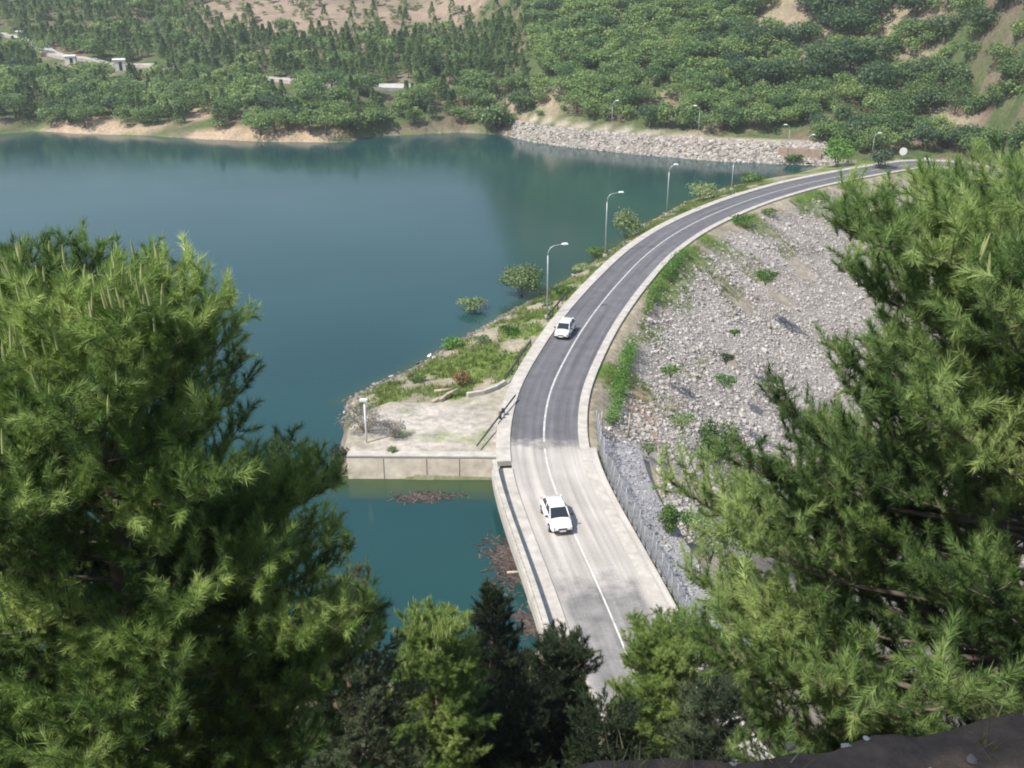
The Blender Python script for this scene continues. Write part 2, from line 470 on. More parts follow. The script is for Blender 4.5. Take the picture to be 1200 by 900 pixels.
# ------------------------------------------------------------------ water
def water_mat():
    m, nt, b = new_mat('lake_water')
    n0 = noise(nt, .035, 3, .5)
    r = ramp(nt, n0.outputs['Fac'], [(.3, (.012, .050, .054)), (.7, (.017, .064, .063))])
    sh = N(nt, 'ShaderNodeAttribute', attribute_name='shallow'); mxs = N(nt, 'ShaderNodeMix', data_type='RGBA')
    nt.links.new(sh.outputs['Fac'], mxs.inputs[0]); nt.links.new(r.outputs[0], mxs.inputs[6]); mxs.inputs[7].default_value = (.045, .075, .03, 1)
    nt.links.new(mxs.outputs[2], b.inputs['Base Color'])
    b.inputs['IOR'].default_value = 1.33; b.inputs['Roughness'].default_value = .11
    tc = N(nt, 'ShaderNodeTexCoord'); mp = N(nt, 'ShaderNodeMapping'); mp.inputs['Scale'].default_value = (.55, 1.1, 1)
    mp.inputs['Rotation'].default_value = (0, 0, R(20))
    n1 = N(nt, 'ShaderNodeTexNoise'); n1.inputs['Scale'].default_value = 1.5; n1.inputs['Detail'].default_value = 6; n1.inputs['Roughness'].default_value = .62
    nt.links.new(tc.outputs['Object'], mp.inputs[0]); nt.links.new(mp.outputs[0], n1.inputs['Vector'])
    n2 = noise(nt, .05, 2, .5)
    r2 = ramp(nt, n2.outputs['Fac'], [(.35, (.25,) * 3), (.65, (1,) * 3)])
    mu = N(nt, 'ShaderNodeMath', operation='MULTIPLY')
    nt.links.new(n1.outputs['Fac'], mu.inputs[0]); nt.links.new(r2.outputs[0], mu.inputs[1])
    bp = N(nt, 'ShaderNodeBump'); bp.inputs['Strength'].default_value = .25; bp.inputs['Distance'].default_value = .06
    nt.links.new(mu.outputs[0], bp.inputs['Height']); nt.links.new(bp.outputs[0], b.inputs['Normal'])
    return m
wx = np.concatenate([np.arange(-420, -20, 4.0), np.arange(-20, 84, 1.0)]); wy = np.concatenate([np.arange(34, 120, 1.0), np.arange(120, 330, 2.0)])
WX, WY = np.meshgrid(wx, wy)
keep = inside(WX.ravel(), WY.ravel(), LAKE) | (seg_dist(WX.ravel(), WY.ravel(), LAKE + [LAKE[0]])[0] < 2.2)
keep = keep.reshape(WX.shape)
wi = np.arange(WX.size).reshape(WX.shape)
wq = np.stack([wi[:-1, :-1], wi[:-1, 1:], wi[1:, 1:], wi[1:, :-1]], -1)
kq = keep[:-1, :-1] & keep[:-1, 1:] & keep[1:, 1:] & keep[1:, :-1]
wme = np_mesh('water', np.stack([WX.ravel(), WY.ravel(), np.full(WX.size, ZW)], 1), wq[kq], water_mat(), smooth=True)
wd_ = seg_dist(WX.ravel(), WY.ravel(), [w1, w0])[0] + 1.5 * (fbm(WX.ravel(), WY.ravel(), 3, 71, 3) - .5)
wb_ = seg_dist(WX.ravel(), WY.ravel(), UP)[0]
a_ = wme.attributes.new('shallow', 'FLOAT', 'POINT'); a_.data.foreach_set('value', np.clip(np.maximum(1.5 - wd_ / 2.4, .6 - wb_ / 3), 0, .95).astype(np.float32))
w = link('water', wme)
tag(w, kind='structure')

# ------------------------------------------------------------------ road, kerbs, markings
def ribbon(name, mat, a, b, z0, z1, i0, i1, thick=0.0, cols=1, zf=None, kind='structure', parent=None):
    """a strip along the road between two offsets (m to the right), stations i0..i1; thick > 0 closes it as a slab"""
    st = np.arange(i0, i1)
    offs = np.linspace(a, b, cols + 1); zz = np.linspace(z0, z1, cols + 1)
    V = []; UV = []
    for i in st:
        for o, zv in zip(offs, zz):
            p = ROAD[i] + NOR[i] * o; V.append((p[0], p[1], zv)); UV.append((o, STA[i]))
    k = cols + 1; Fq = []
    for r in range(len(st) - 1):
        for q in range(cols):
            A = r * k + q; Fq.append((A, A + 1, A + k + 1, A + k))
    if thick:
        n = len(V)
        V += [(p[0], p[1], p[2] - thick) for p in V]; UV += UV
        for r in range(len(st) - 1):
            A = r * k; B = A + k
            Fq.append((A, B, n + B, n + A))
            A = r * k + cols; B = A + k
            Fq.append((B, A, n + A, n + B))
        for q in range(cols):
            Fq.append((q + 1, q, n + q, n + q + 1))
            A = (len(st) - 1) * k + q; Fq.append((A, A + 1, n + A + 1, n + A))
    me = np_mesh(name, np.array(V), np.array(Fq), mat)
    uv = me.uv_layers.new(name='UVMap')
    li = np.empty(len(me.loops), np.int32); me.loops.foreach_get('vertex_index', li)
    uv.data.foreach_set('uv', np.array(UV, np.float32)[li].ravel())
    o = link(name, me, parent)
    if kind: o['kind'] = kind
    return o

def sta_at(px, py):
    p = at(px, py); return int(np.argmin(np.sum((ROAD - np.array(p)) ** 2, 1)))
I_b0 = sta_at(720, 750); I_b1 = sta_at(643, 540); I_asp = sta_at(637, 515); I_end = len(ROAD)
I_patch = sta_at(690, 690)

def road_mat():
    m, nt, b = new_mat('road_surface')
    uv = N(nt, 'ShaderNodeUVMap', uv_map='UVMap'); sp = N(nt, 'ShaderNodeSeparateXYZ'); nt.links.new(uv.outputs[0], sp.inputs[0])
    n1 = noise(nt, .7, 6, .65); n2 = noise(nt, 9, 4, .6); n3 = noise(nt, .18, 3, .5)
    # along-road position blurred by noise
    ad = N(nt, 'ShaderNodeMath', operation='MULTIPLY_ADD'); ad.inputs[1].default_value = 7.0; ad.inputs[2].default_value = 0
    nt.links.new(n1.outputs['Fac'], ad.inputs[0])
    v = N(nt, 'ShaderNodeMath', operation='ADD'); nt.links.new(sp.outputs['Y'], v.inputs[0]); nt.links.new(ad.outputs[0], v.inputs[1])
    def step(lo, hi, out0=0, out1=1):
        q = N(nt, 'ShaderNodeMapRange'); q.inputs['From Min'].default_value = lo; q.inputs['From Max'].default_value = hi
        q.inputs['To Min'].default_value = out0; q.inputs['To Max'].default_value = out1
        nt.links.new(v.outputs[0], q.inputs['Value']); return q
    s0 = STA[I_asp] + 3.5; far = step(s0 - 1.2, s0 + .8)
    s1 = STA[I_patch] + 3.5; near = step(s1 - 1.0, s1 + 2.0, 1, 0)
    conc = ramp(nt, n3.outputs['Fac'], [(.3, (.36, .335, .305)), (.7, (.49, .46, .425))])
    asp = ramp(nt, n1.outputs['Fac'], [(.25, (.105, .102, .112)), (.75, (.165, .162, .175))])
    patch_ = ramp(nt, n1.outputs['Fac'], [(.3, (.15, .145, .145)), (.7, (.30, .285, .275))])
    a = N(nt, 'ShaderNodeMix', data_type='RGBA'); nt.links.new(far.outputs[0], a.inputs[0]); nt.links.new(conc.outputs[0], a.inputs[6]); nt.links.new(asp.outputs[0], a.inputs[7])
    a2 = N(nt, 'ShaderNodeMix', data_type='RGBA'); ab = N(nt, 'ShaderNodeMath', operation='ABSOLUTE'); nt.links.new(sp.outputs['X'], ab.inputs[0])
    lane = N(nt, 'ShaderNodeMapRange'); lane.inputs['From Min'].default_value = 2.7; lane.inputs['From Max'].default_value = 2.1
    nt.links.new(ab.outputs[0], lane.inputs['Value']); lm = N(nt, 'ShaderNodeMath', operation='MULTIPLY')
    nt.links.new(lane.outputs[0], lm.inputs[0]); nt.links.new(near.outputs[0], lm.inputs[1]); nt.links.new(lm.outputs[0], a2.inputs[0]); nt.links.new(a.outputs[2], a2.inputs[6]); nt.links.new(patch_.outputs[0], a2.inputs[7])
    # worn wheel tracks: paler bands along the lanes
    wv = N(nt, 'ShaderNodeMath', operation='SINE'); sc = N(nt, 'ShaderNodeMath', operation='MULTIPLY'); sc.inputs[1].default_value = 3.9
    nt.links.new(sp.outputs['X'], sc.inputs[0]); nt.links.new(sc.outputs[0], wv.inputs[0])
    tr = ramp(nt, wv.outputs[0], [(.1, (.94, .94, .94)), (.9, (1.09, 1.08, 1.08))])
    a3 = N(nt, 'ShaderNodeMix', data_type='RGBA', blend_type='MULTIPLY'); a3.inputs[0].default_value = .8
    nt.links.new(a2.outputs[2], a3.inputs[6]); nt.links.new(tr.outputs[0], a3.inputs[7])
    mp = N(nt, 'ShaderNodeMapping'); mp.inputs['Scale'].default_value = (2.2, .06, 1); nt.links.new(uv.outputs[0], mp.inputs[0])
    ns = N(nt, 'ShaderNodeTexNoise'); ns.inputs['Scale'].default_value = 1.0; ns.inputs['Detail'].default_value = 5; nt.links.new(mp.outputs[0], ns.inputs['Vector'])
    sr = ramp(nt, ns.outputs['Fac'], [(.3, (.74,) * 3), (.5, (1,) * 3), (.7, (1.28, 1.27, 1.25))])
    a5 = N(nt, 'ShaderNodeMix', data_type='RGBA', blend_type='MULTIPLY'); a5.inputs[0].default_value = .9
    nt.links.new(a3.outputs[2], a5.inputs[6]); nt.links.new(sr.outputs[0], a5.inputs[7]); a3 = a5
    gr = ramp(nt, n2.outputs['Fac'], [(.3, (.85,) * 3), (.7, (1.15,) * 3)])
    a4 = N(nt, 'ShaderNodeMix', data_type='RGBA', blend_type='MULTIPLY'); a4.inputs[0].default_value = 1
    nt.links.new(a3.outputs[2], a4.inputs[6]); nt.links.new(gr.outputs[0], a4.inputs[7])
    nt.links.new(a4.outputs[2], b.inputs['Base Color'])
    b.inputs['Roughness'].default_value = .9; b.inputs['Specular IOR Level'].default_value = .25
    return m
M['road'] = road_mat()
AL, AR, OL, OR_ = -2.65, 2.45, -3.75, 3.45
ribbon('road', M['road'], AL - .02, AR + .3, .0, .0, 0, I_end, cols=6)
ribbon('road_shoulder', M['kerb'], OL, AL, .10, .10, I_b1, I_end, thick=.4, cols=1)
ribbon('road_shoulder', M['kerb'], AR + .25, OR_, .06, .05, 0, I_end, thick=.4, cols=1)
ribbon('road_shoulder', M['road'], OR_ - .05, OR_ + .5, .03, .03, 0, I_b1 + 3, thick=.3, cols=2)
ribbon('road_marking', M['paint'], -.08, .08, .006, .006, I_asp, I_end, cols=1)
ribbon('road_marking', M['wornpaint'], -.055, .055, .006, .006, 2, I_asp, cols=1)

# ------------------------------------------------------------------ bridge over the inlet
br = empty('road_bridge', (ROAD[I_b0][0], ROAD[I_b0][1], 0), 0, 'low concrete road bridge over the inlet with a railed edge on the water side', 'bridge')
def to_local(o, par):
    o.parent = par; o.matrix_parent_inverse = Matrix.Translation(-Vector(par.location))
    return o
dk = ribbon('deck', M['concrete'], OL - .45, OR_ - .3, -.01, -.01, I_b0, I_b1, thick=.75, kind=None); to_local(dk, br)
wk = ribbon('walkway', M['kerb'], OL + .1, AL, .11, .11, I_b0, I_b1, thick=.12, kind=None); to_local(wk, br)
base_ = ribbon('parapet_beam', M['kerb'], OL - .42, OL - .05, .22, .22, I_b0, I_b1, thick=.45, kind=None); to_local(base_, br)
rail = ribbon('top_rail', M['kerb'], OL - .40, OL - .08, .85, .85, I_b0, I_b1, thick=.16, kind=None); to_local(rail, br)
for i in range(I_b0, I_b1):
    for f in (0.0, .5):
        p0 = ROAD[i] * (1 - f) + ROAD[min(i + 1, I_b1 - 1)] * f
        p = p0 + NOR[i] * (OL - .24)
        if i == I_b1 - 1 and f: continue
        mb = MB(); mb.box((p[0], p[1], .455), (.16, .16, .47), math.atan2(TAN[i][1], TAN[i][0]))
        to_local(mb.build('parapet_post', M['kerb']), br)
for k in (.05, .36, .68, .97):
    i = int(I_b0 + (I_b1 - I_b0 - 1) * k); p = ROAD[i] + NOR[i] * (OL + 1.6)
    mb = MB(); mb.box((p[0], p[1], -4.6), (3.4, .7, 7.6), math.atan2(NOR[i][1], NOR[i][0]))
    to_local(mb.build('pier', M['wall']), br)

# ------------------------------------------------------------------ retaining wall of the terrace
a = np.array(at(410, 534, -.3)); b = np.array(at(584, 535, -.3))
L = np.linalg.norm(b - a); ang = math.atan2(*(b - a)[::-1]); mid = (a + b) / 2
wl_ = empty('retaining_wall', (mid[0], mid[1], 0), ang, 'cream concrete retaining wall along the edge of the gravel terrace above the inlet', 'retaining wall')
mb = MB(); mb.box((0, 0, -2.2), (L + .3, .7, 3.9)); mb.build('wall_face', M['wall'], wl_, .03)
mb = MB(); mb.box((0, .02, -.17), (L + .34, .82, .16)); mb.build('coping', M['kerb'], wl_, .02)
for x in (-.27, .02, .24):
    mb = MB(); mb.box((x * L, -.352, -1.45), (.07, .01, 2.2)); mb.build('joint', M['joint'], wl_)

# ------------------------------------------------------------------ spillway chute and fence on the downstream side
ch = ribbon('spillway_apron', M['chute'], OR_ + .55, OR_ + 4.4, -.35, -1.7, sta_at(730, 760), sta_at(648, 500), thick=1.4, cols=4)
fn_i0, fn_i1 = sta_at(705, 735), sta_at(640, 495)
fe = empty('mesh_fence', (ROAD[fn_i0][0] + 4, ROAD[fn_i0][1], 0), 0, 'sagging wire fence on leaning grey posts along the right edge of the bridge', 'fence')
tops = []
k = 0
for i in range(fn_i0, fn_i1 + 1):
    p = ROAD[i] + NOR[i] * (OR_ + .75)
    lx = random.uniform(-.12, .30); ly = random.uniform(-.12, .12); h = random.uniform(1.25, 1.5)
    t = Vector((p[0] + lx, p[1] + ly, h)); b0 = Vector((p[0], p[1], -.5)); tops.append((b0, t))
    mb = MB(); mb.tube([b0, t], [.05, .045], 6)
    to_local(mb.build('post', M['fence']), fe)
mb = MB()
for lv in (.25, .42, .58, .74, .88, .98):
    for (b0, t0), (b1, t1) in zip(tops[:-1], tops[1:]):
        p, q = b0.lerp(t0, lv), b1.lerp(t1, lv); m_ = (p + q) / 2 + Vector((0, 0, -.07 * random.random()))
        mb.tube([p, m_, q], .012, 4, cap=False)
for (b0, t0), (b1, t1) in zip(tops[:-1], tops[1:]):
    for f in np.arange(.07, 1, .085):
        mb.tube([(b0.lerp(b1, f)) + Vector((0, 0, .35)), t0.lerp(t1, f) + Vector((0, 0, -.05))], .010, 3, cap=False)
to_local(mb.build('wire_mesh', M['fence']), fe)

gs = []
for _ in range(2600):
    i = random.randint(sta_at(730, 760), sta_at(648, 500) - 1); f = random.random() ** .8; p = ROAD[i] + NOR[i] * (OR_ + .7 + 3.6 * f) + TAN[i] * random.random()
    gs.append((p[0], p[1], -.35 - 1.35 * (.15 + 3.6 * f) / 3.85 + .02))
APRON_STONES = np.array(gs)
# white tubular barrier and a pipe at the near end of the fence
p = at(800, 742, -.1)
ba = empty('tube_barrier', (p[0], p[1], -.2), R(-35), 'white bent tube barrier at the near end of the fence', 'barrier')
for x in (-.55, .05, .6):
    mb = MB()
    mb.tube([(x - .2, 0, 0), (x - .2, 0, .75), (x - .12, 0, .92), (x, 0, .98), (x + .12, 0, .92), (x + .2, 0, .75), (x + .2, 0, 0)], .045, 8)
    mb.build('hoop', M['white'], ba)
mb = MB(); mb.tube([(-.95, 0, .5), (1.0, 0, .5)], .035, 8); mb.build('crossbar', M['white'], ba)
q1 = hit(815, 768); q2 = hit(834, 800)
mb = MB(); mid = (q1 + q2) / 2
mb.tube([q1 + [0, 0, .35], mid + [.05, 0, .5], q2 + [0, 0, .3]], .06, 8)
tag(mb.build('pipe', M['white']), 'white pipe lying on brown earth below the fence end', 'pipe')
for (px, py, h) in ((826, 742, 1.5), (838, 752, 1.3)):
    q = hit(px, py); mb = MB()
    mb.tube([(q[0], q[1], q[2] - .2), (q[0] + .05, q[1], q[2] + h)], [.06, .05], 7); 
    o = mb.build('marker_post', M['white'])
    tag(o, 'taller white post just right of the bent tube barrier' if h > 1.4 else 'shorter white post at the top of the brown earth patch', 'post')
# ------------------------------------------------------------------ street lamps
def lamp(name, base, h, az, label, arm=1.3, grp='street lamps along the lake side of the dam road', th=1.0):
    r = empty(name, base, az, label, 'street lamp', grp)
    mb = MB(); mb.tube([(0, 0, -.3), (0, 0, h * .5), (0, 0, h * .86)], [.085 * th, .07 * th, .055 * th], 8); mb.build('pole', M['steel'], r)
    mb = MB(); mb.tube([(0, 0, h * .862), (.08, 0, h * .92), (.32, 0, h * .965), (.7, 0, h * .985), (arm, 0, h)], [.05, .048, .045, .04, .038], 8); mb.build('arm', M['steel'], r)
    mb = MB(); mb.box((arm + .3, 0, h + .04), (.75, .30, .16), top=(.7, .6)); hd = mb.build('lamp_head', M['lamp'], r, .03)
    mb = MB(); mb.box((arm + .34, 0, h - .065), (.5, .22, .05)); mb.build('lens', M['white'], hd)
    mb = MB(); mb.box((0, 0, .1), (.42, .42, .3)); mb.build('footing', M['concrete'], r, .02)
    return r
lamps = [((641, 372), 287, 'nearest lamp with a curved arm beside the white hatchback', 1.5),
         ((709, 300), 226, 'lamp with a strongly curved arm before the feathery bank tree', 1.5),
         ((781, 252), 193, 'lamp third along the lake side with open water behind it', .7),
         ((857, 222), 188, 'lamp on the far bend just before the riprap shore', .6)]
for i, ((bx, by), ty, lb, arm) in enumerate(lamps):
    q = at(bx, by, -.25); v = (450 - ty) / F; k = (-SP + v * CP) / (CP + v * SP)
    h = EYE + q[1] * k + .25
    lamp('street_lamp', (q[0], q[1], -.25), h, R(12), lb, arm)
for (bx, by, ty, az, lb) in ((922, 186, 146, R(190), 'thin lamp standing above the brown bank wall'), (944, 190, 158, R(10), 'short curved lamp left of the bright green roadside tree'),
                             (1020, 194, 156, R(8), 'lamp at the far dam end beside the pale shrub'), (716, 168, 118, R(10), 'lone lamp on the path above the far riprap'),
                             (817, 172, 124, R(170), 'lamp on the far hillside foot among the trees')):
    q = hit(bx, by); v = (450 - ty) / F; k = (-SP + v * CP) / (CP + v * SP)
    h = max(4.0, EYE + q[1] * k - q[2])
    lamp('street_lamp', tuple(q), h, az, lb, .7, 'distant street lamps by the far shore', .6)
# white post and wire on the terrace
q = at(430, 520, -.3)
t = empty('terrace_post', (q[0], q[1], -.3), 0, 'white post among grey brushwood at the end of the terrace', 'post')
mb = MB(); mb.tube([(0, 0, -.2), (0, 0, 3.6)], [.085, .07], 8); mb.build('pole', M['white'], t)
mb = MB(); mb.box((-.05, 0, 3.72), (.55, .3, .22)); mb.build('lamp_head', M['white'], t, .03)
# dark bar gate lying across the terrace mouth
a = at(604, 470, 0); b = at(559, 526, 0)
gt = empty('barrier_gate', (a[0], a[1], -.2), 0, 'dark steel boom slanting down across the terrace entrance', 'barrier')
dv = Vector((b[0] - a[0], b[1] - a[1], 0))
mb = MB(); mb.tube([(0, 0, .75), dv * .5 + Vector((0, 0, .62)), dv + Vector((0, 0, .48))], .07, 8); mb.build('boom', M['darksteel'], gt)
mb = MB(); mb.tube([dv * .42 + Vector((0, 0, -.15)), dv * .42 + Vector((0, 0, .95))], .11, 8); mb.build('pivot_post', M['darksteel'], gt)
mb = MB(); mb.box(tuple(dv * .34 + Vector((0, 0, .72))), (.3, .3, .3)); mb.build('counterweight', M['darksteel'], gt)
# dark guard rails by the shoulder
for (p0, p1, lb) in (((592, 448), (622, 404), 'dark guard rail along the grassy bank short of the nearest lamp'), ((642, 374), (664, 347), 'short dark guard rail by the foot of the nearest lamp')):
    a = at(*p0, .0); b = at(*p1, .0)
    g_ = empty('guard_rail', (a[0], a[1], -.2), 0, lb, 'guard rail', 'dark guard rails beside the road')
    dv = Vector((b[0] - a[0], b[1] - a[1], 0)); n_ = max(2, int(dv.length / 2))
    mb = MB(); mb.box(tuple(dv / 2 + Vector((0, 0, .62))), (dv.length, .07, .28), math.atan2(dv.y, dv.x)); mb.build('rail', M['darksteel'], g_)
    for i in range(n_ + 1):
        c_ = dv * (i / n_); mb = MB(); mb.box((c_.x, c_.y + .08, .3), (.1, .1, .8)); mb.build('post', M['darksteel'], g_)
# low light kerb wall on the terrace
pts = [at(548, 466, -.3), at(566, 463, -.3), at(580, 458, -.3), at(592, 451, -.3)]
mb = MB()
for a, b in zip(pts[:-1], pts[1:]):
    dx, dy = b[0] - a[0], b[1] - a[1]
    mb.box(((a[0] + b[0]) / 2, (a[1] + b[1]) / 2, -.1), (math.hypot(dx, dy) + .1, .35, .55), math.atan2(dy, dx))
tag(mb.build('kerb_wall', M['kerb'], bevel=.03), 'low pale curved kerb wall at the back of the terrace', 'low wall')
# two white posts by the hedge
for (px, py, h, lb) in ((704, 508, 1.9, 'left pale post below the green hedge'), (736, 512, 2.2, 'right taller pale post below the green hedge')):
    q = hit(px, py); mb = MB(); mb.tube([(q[0], q[1], q[2] - .3), (q[0] + .05, q[1], q[2] + h)], [.09, .07], 8)
    tag(mb.build('wooden_post', M['deadwood']), lb, 'post', 'pale posts below the hedge')
# round white sign and kerb blocks at the far curve
q = hit(1057, 187)
sg = empty('round_sign', tuple(q), 0, 'round white sign board beside the far bend of the road', 'sign')
mb = MB(); mb.tube([(0, 0, -.2), (0, 0, 1.2)], .06, 8); mb.build('pole', M['steel'], sg)
mb = MB(); mb.tube([(0, -.02, 1.35), (0, -.08, 1.35)], .75, 20, sm=False); mb.build('sign_face', M['white'], sg)
for i, (px, py) in enumerate(((1086, 189), (1094, 199))):
    q = hit(px, py); mb = MB(); mb.box((q[0], q[1], q[2] + .25), (1.2, .8, .7), .3 * i, top=(.8, .8))
    tag(mb.build('kerb_block', M['white'], bevel=.06), ('white kerb block right of the round sign', 'white kerb block nearest the far end of the road')[i], 'block')

# ------------------------------------------------------------------ cars
def loft(sections, m=0, cap=True):
    mb = MB(); n = len(sections[0]); V = [p for s_ in sections for p in s_]; Fq = []
    for i in range(len(sections) - 1):
        for k in range(n):
            k2 = (k + 1) % n; Fq.append((i * n + k, i * n + k2, (i + 1) * n + k2, (i + 1) * n + k))
    if cap:
        Fq.append(tuple(range(n - 1, -1, -1))); q = (len(sections) - 1) * n; Fq.append(tuple(range(q, q + n)))
    mb.add(V, Fq, m, True); return mb

def car(name, loc, heading, label, hatch):
    """x forward; body shell, glasshouse, wheels, lights"""
    r = empty(name, loc, heading, label, 'car', 'white cars driving over the dam'); r.scale = (.94, .94, .94)
    Lh, Lr = 2.05, (-1.95 if hatch else -2.15)
    # (x, half width, bottom z, shoulder z, top z)
    S = [(Lr, .68, .38, .62, .72), (Lr + .08, .78, .27, .70, .88 if not hatch else .95), (Lr + .5, .83, .22, .74, .95), (-.9, .84, .20, .76, .96), (.3, .84, .20, .76, .95),
         (.95, .83, .20, .74, .93), (1.55, .80, .22, .68, .83), (1.92, .74, .26, .58, .70), (Lh, .62, .36, .50, .58)]
    sec = [[(x, -w, b), (x, -w * 1.0, (b + sh) / 2), (x, -w * .97, sh), (x, -w * .86, t), (x, 0, t + .03), (x, w * .86, t), (x, w * .97, sh), (x, w, (b + sh) / 2), (x, w, b), (x, 0, b - .02)] for x, w, b, sh, t in S]
    body = loft(sec).build('body', M['carwhite'], r)
    sb = body.modifiers.new('s', 'SUBSURF'); sb.levels = 1; sb.render_levels = 2
    # cabin: roof shell over a dark glasshouse
    xr = (Lr + .12, Lr + .62) if hatch else (Lr + .55, Lr + 1.05)
    def cab(x, w, z): return [(x, -w, z), (x, w, z)]
    zb, zt = .93, 1.40
    V = [(xr[0], -.70, zb), (xr[0], .70, zb), (xr[1], .58, zt - .02), (xr[1], -.58, zt - .02), (.40, .58, zt - .03), (.40, -.58, zt - .03), (1.12, .70, zb - .04), (1.12, -.70, zb - .04)]
    mb = MB(); mb.add(V, [(0, 1, 2, 3), (3, 2, 4, 5), (5, 4, 6, 7), (1, 6, 4, 2), (0, 3, 5, 7), (0, 7, 6, 1)])
    mb.build('windows', M['glass'], r, .03)
    # roof panel
    rs = [[(x, -w, z - .03), (x, -w * .85, z), (x, 0, z + .035), (x, w * .85, z), (x, w, z - .03), (x, 0, z - .04)] for x, w, z in ((xr[1] - .08, .57, zt), (xr[1] + .35, .60, zt + .02), (0, .60, zt + .02), (.42, .57, zt - .02))]
    loft(rs).build('roof', M['carwhite'], r)
    # pillars
    for sgn in (-1, 1):
        mb = MB(); mb.tube([(1.13, .69 * sgn, zb - .02), (.42, .575 * sgn, zt - .01)], .042, 6); mb.build('pillar', M['carwhite'], r)
        mb = MB(); mb.tube([(xr[0] - .02, .69 * sgn, zb), (xr[1] - .02, .575 * sgn, zt - .01)], .075, 6); mb.build('pillar', M['carwhite'], r)
        mb = MB(); mb.tube([(-.35, .715 * sgn, zb), (-.32, .595 * sgn, zt - .01)], .04, 6); mb.build('pillar', M['carwhite'], r)
    for x in (1.28, -1.28):
        for sgn in (-1, 1):
            wv = MB(); y = .76 * sgn
            wv.tube([(x, y - .1, .31), (x, y + .1, .31)], .31, 18); t_ = wv.build('wheel', M['tyre'], r, .03)
            wv = MB(); wv.tube([(x, y + .085 * sgn, .31), (x, y + .115 * sgn, .31)], .19, 14); wv.build('rim', M['rim'], t_)
    for sgn in (-1, 1):
        mb = MB(); mb.box((1.93, .55 * sgn, .62), (.16, .30, .13), -.35 * sgn); mb.build('headlight', M['headlight'], r, .03)
        mb = MB(); mb.box((Lr + .04, .60 * sgn, .70), (.10, .24, .16)); mb.build('tail_light', M['red'], r, .02)
        mb = MB(); mb.box((.88, .90 * sgn, .98), (.14, .20, .13)); mb.build('mirror', M['black'], r, .03)
    mb = MB(); mb.box((2.02, 0, .36), (.12, 1.22, .16)); mb.build('bumper', M['black'], r, .03)
    mb = MB(); mb.box((2.03, 0, .54), (.06, .62, .10)); mb.build('grille', M['black'], r, .01)
    mb = MB(); mb.box((Lr + .0, 0, .38), (.12, 1.3, .18)); mb.build('bumper', M['black'], r, .03)
    mb = MB(); mb.box((2.085, 0, .40), (.015, .46, .10)); mb.build('number_plate', M['plate'], r)
    return r
for (px, py, lb, hatch, off) in ((652, 606, 'white saloon car with dark windscreen driving over the pale concrete bridge', False, 0), (662, 388, 'white hatchback driving along the dark asphalt below the nearest lamp', True, 0)):
    p = np.array(at(px, py, .3)); i = int(np.argmin(np.sum((ROAD - p) ** 2, 1)))
    car('car', (p[0], p[1], .012), math.atan2(-TAN[i][1], -TAN[i][0]), lb, hatch)

# ------------------------------------------------------------------ stones
ico_v = []
t_ = (1 + 5 ** .5) / 2
ICO_V = np.array([(-1, t_, 0), (1, t_, 0), (-1, -t_, 0), (1, -t_, 0), (0, -1, t_), (0, 1, t_), (0, -1, -t_), (0, 1, -t_), (t_, 0, -1), (t_, 0, 1), (-t_, 0, -1), (-t_, 0, 1)]) / math.sqrt(1 + t_ * t_)
ICO_F = np.array([(0, 11, 5), (0, 5, 1), (0, 1, 7), (0, 7, 10), (0, 10, 11), (1, 5, 9), (5, 11, 4), (11, 10, 2), (10, 7, 6), (7, 1, 8), (3, 9, 4), (3, 4, 2), (3, 2, 6), (3, 6, 8), (3, 8, 9), (4, 9, 5), (2, 4, 11), (6, 2, 10), (8, 6, 7), (9, 8, 1)])

def rand_rot(n):
    q = rng.normal(size=(n, 4)); q /= np.linalg.norm(q, axis=1)[:, None]
    w, x, y, z = q.T
    return np.stack([np.stack([1 - 2 * (y * y + z * z), 2 * (x * y - z * w), 2 * (x * z + y * w)], -1),
                     np.stack([2 * (x * y + z * w), 1 - 2 * (x * x + z * z), 2 * (y * z - x * w)], -1),
                     np.stack([2 * (x * z - y * w), 2 * (y * z + x * w), 1 - 2 * (x * x + y * y)], -1)], 1)

def stones(name, P, size, mat, flat=.75):
    n = len(P)
    V = ICO_V[None] * (1 + .22 * rng.normal(size=(n, 12, 1))) * (size[:, None, None] * rng.uniform(.6, 1.2, (n, 1, 3)))
    V = np.einsum('nij,nkj->nki', rand_rot(n), V); V[..., 2] *= flat
    V += P[:, None]
    Fs = ICO_F[None] + (np.arange(n) * 12)[:, None, None]
    tint = np.repeat(np.clip(rng.normal(.5, .22, n), 0, 1), 12)
    return link(name, np_mesh(name, V.reshape(-1, 3), Fs.reshape(-1, 3), mat, tint=tint))

X = rng.uniform(2, 95, 230000); Y = rng.uniform(52, 205, 230000)
d_, sd_, _ = seg_dist(X, Y, ROAD); s_ = d_ * sd_
ok = (s_ > 4.8) & (s_ < 42) & (Y < np.interp(X, TX, TY)) & (fbm(X, Y, 6, 41) < .72) & (rng.random(len(X)) < np.clip((s_ - 4.0) / 4.5, 0, 1))
X, Y, s_ = X[ok], Y[ok], s_[ok]
Z = height(X, Y); pr = project(np.stack([X, Y, Z], 1))
vis = (pr[:, 0] > 640) & (pr[:, 0] < 1200) & (pr[:, 1] < 640) & ((pr[:, 1] < 520) | (pr[:, 0] > 770)) & (rng.random(len(X)) < np.clip((120 / pr[:, 2]) ** 1.5, .3, 1))
P = np.stack([X, Y, Z], 1)[vis]
o = stones('rubble', P, np.clip(rng.lognormal(-2.25, .5, len(P)), .05, .5), M['rubble']); tag(o, 'grey rubble stones covering the downstream face of the dam', kind='stuff')
log('rubble', len(P))
o = stones('gravel', APRON_STONES, np.clip(rng.lognormal(-2.7, .5, len(APRON_STONES)), .03, .22), M['gravel'], .6); tag(o, 'loose grey stones lying on the spillway apron', kind='stuff')
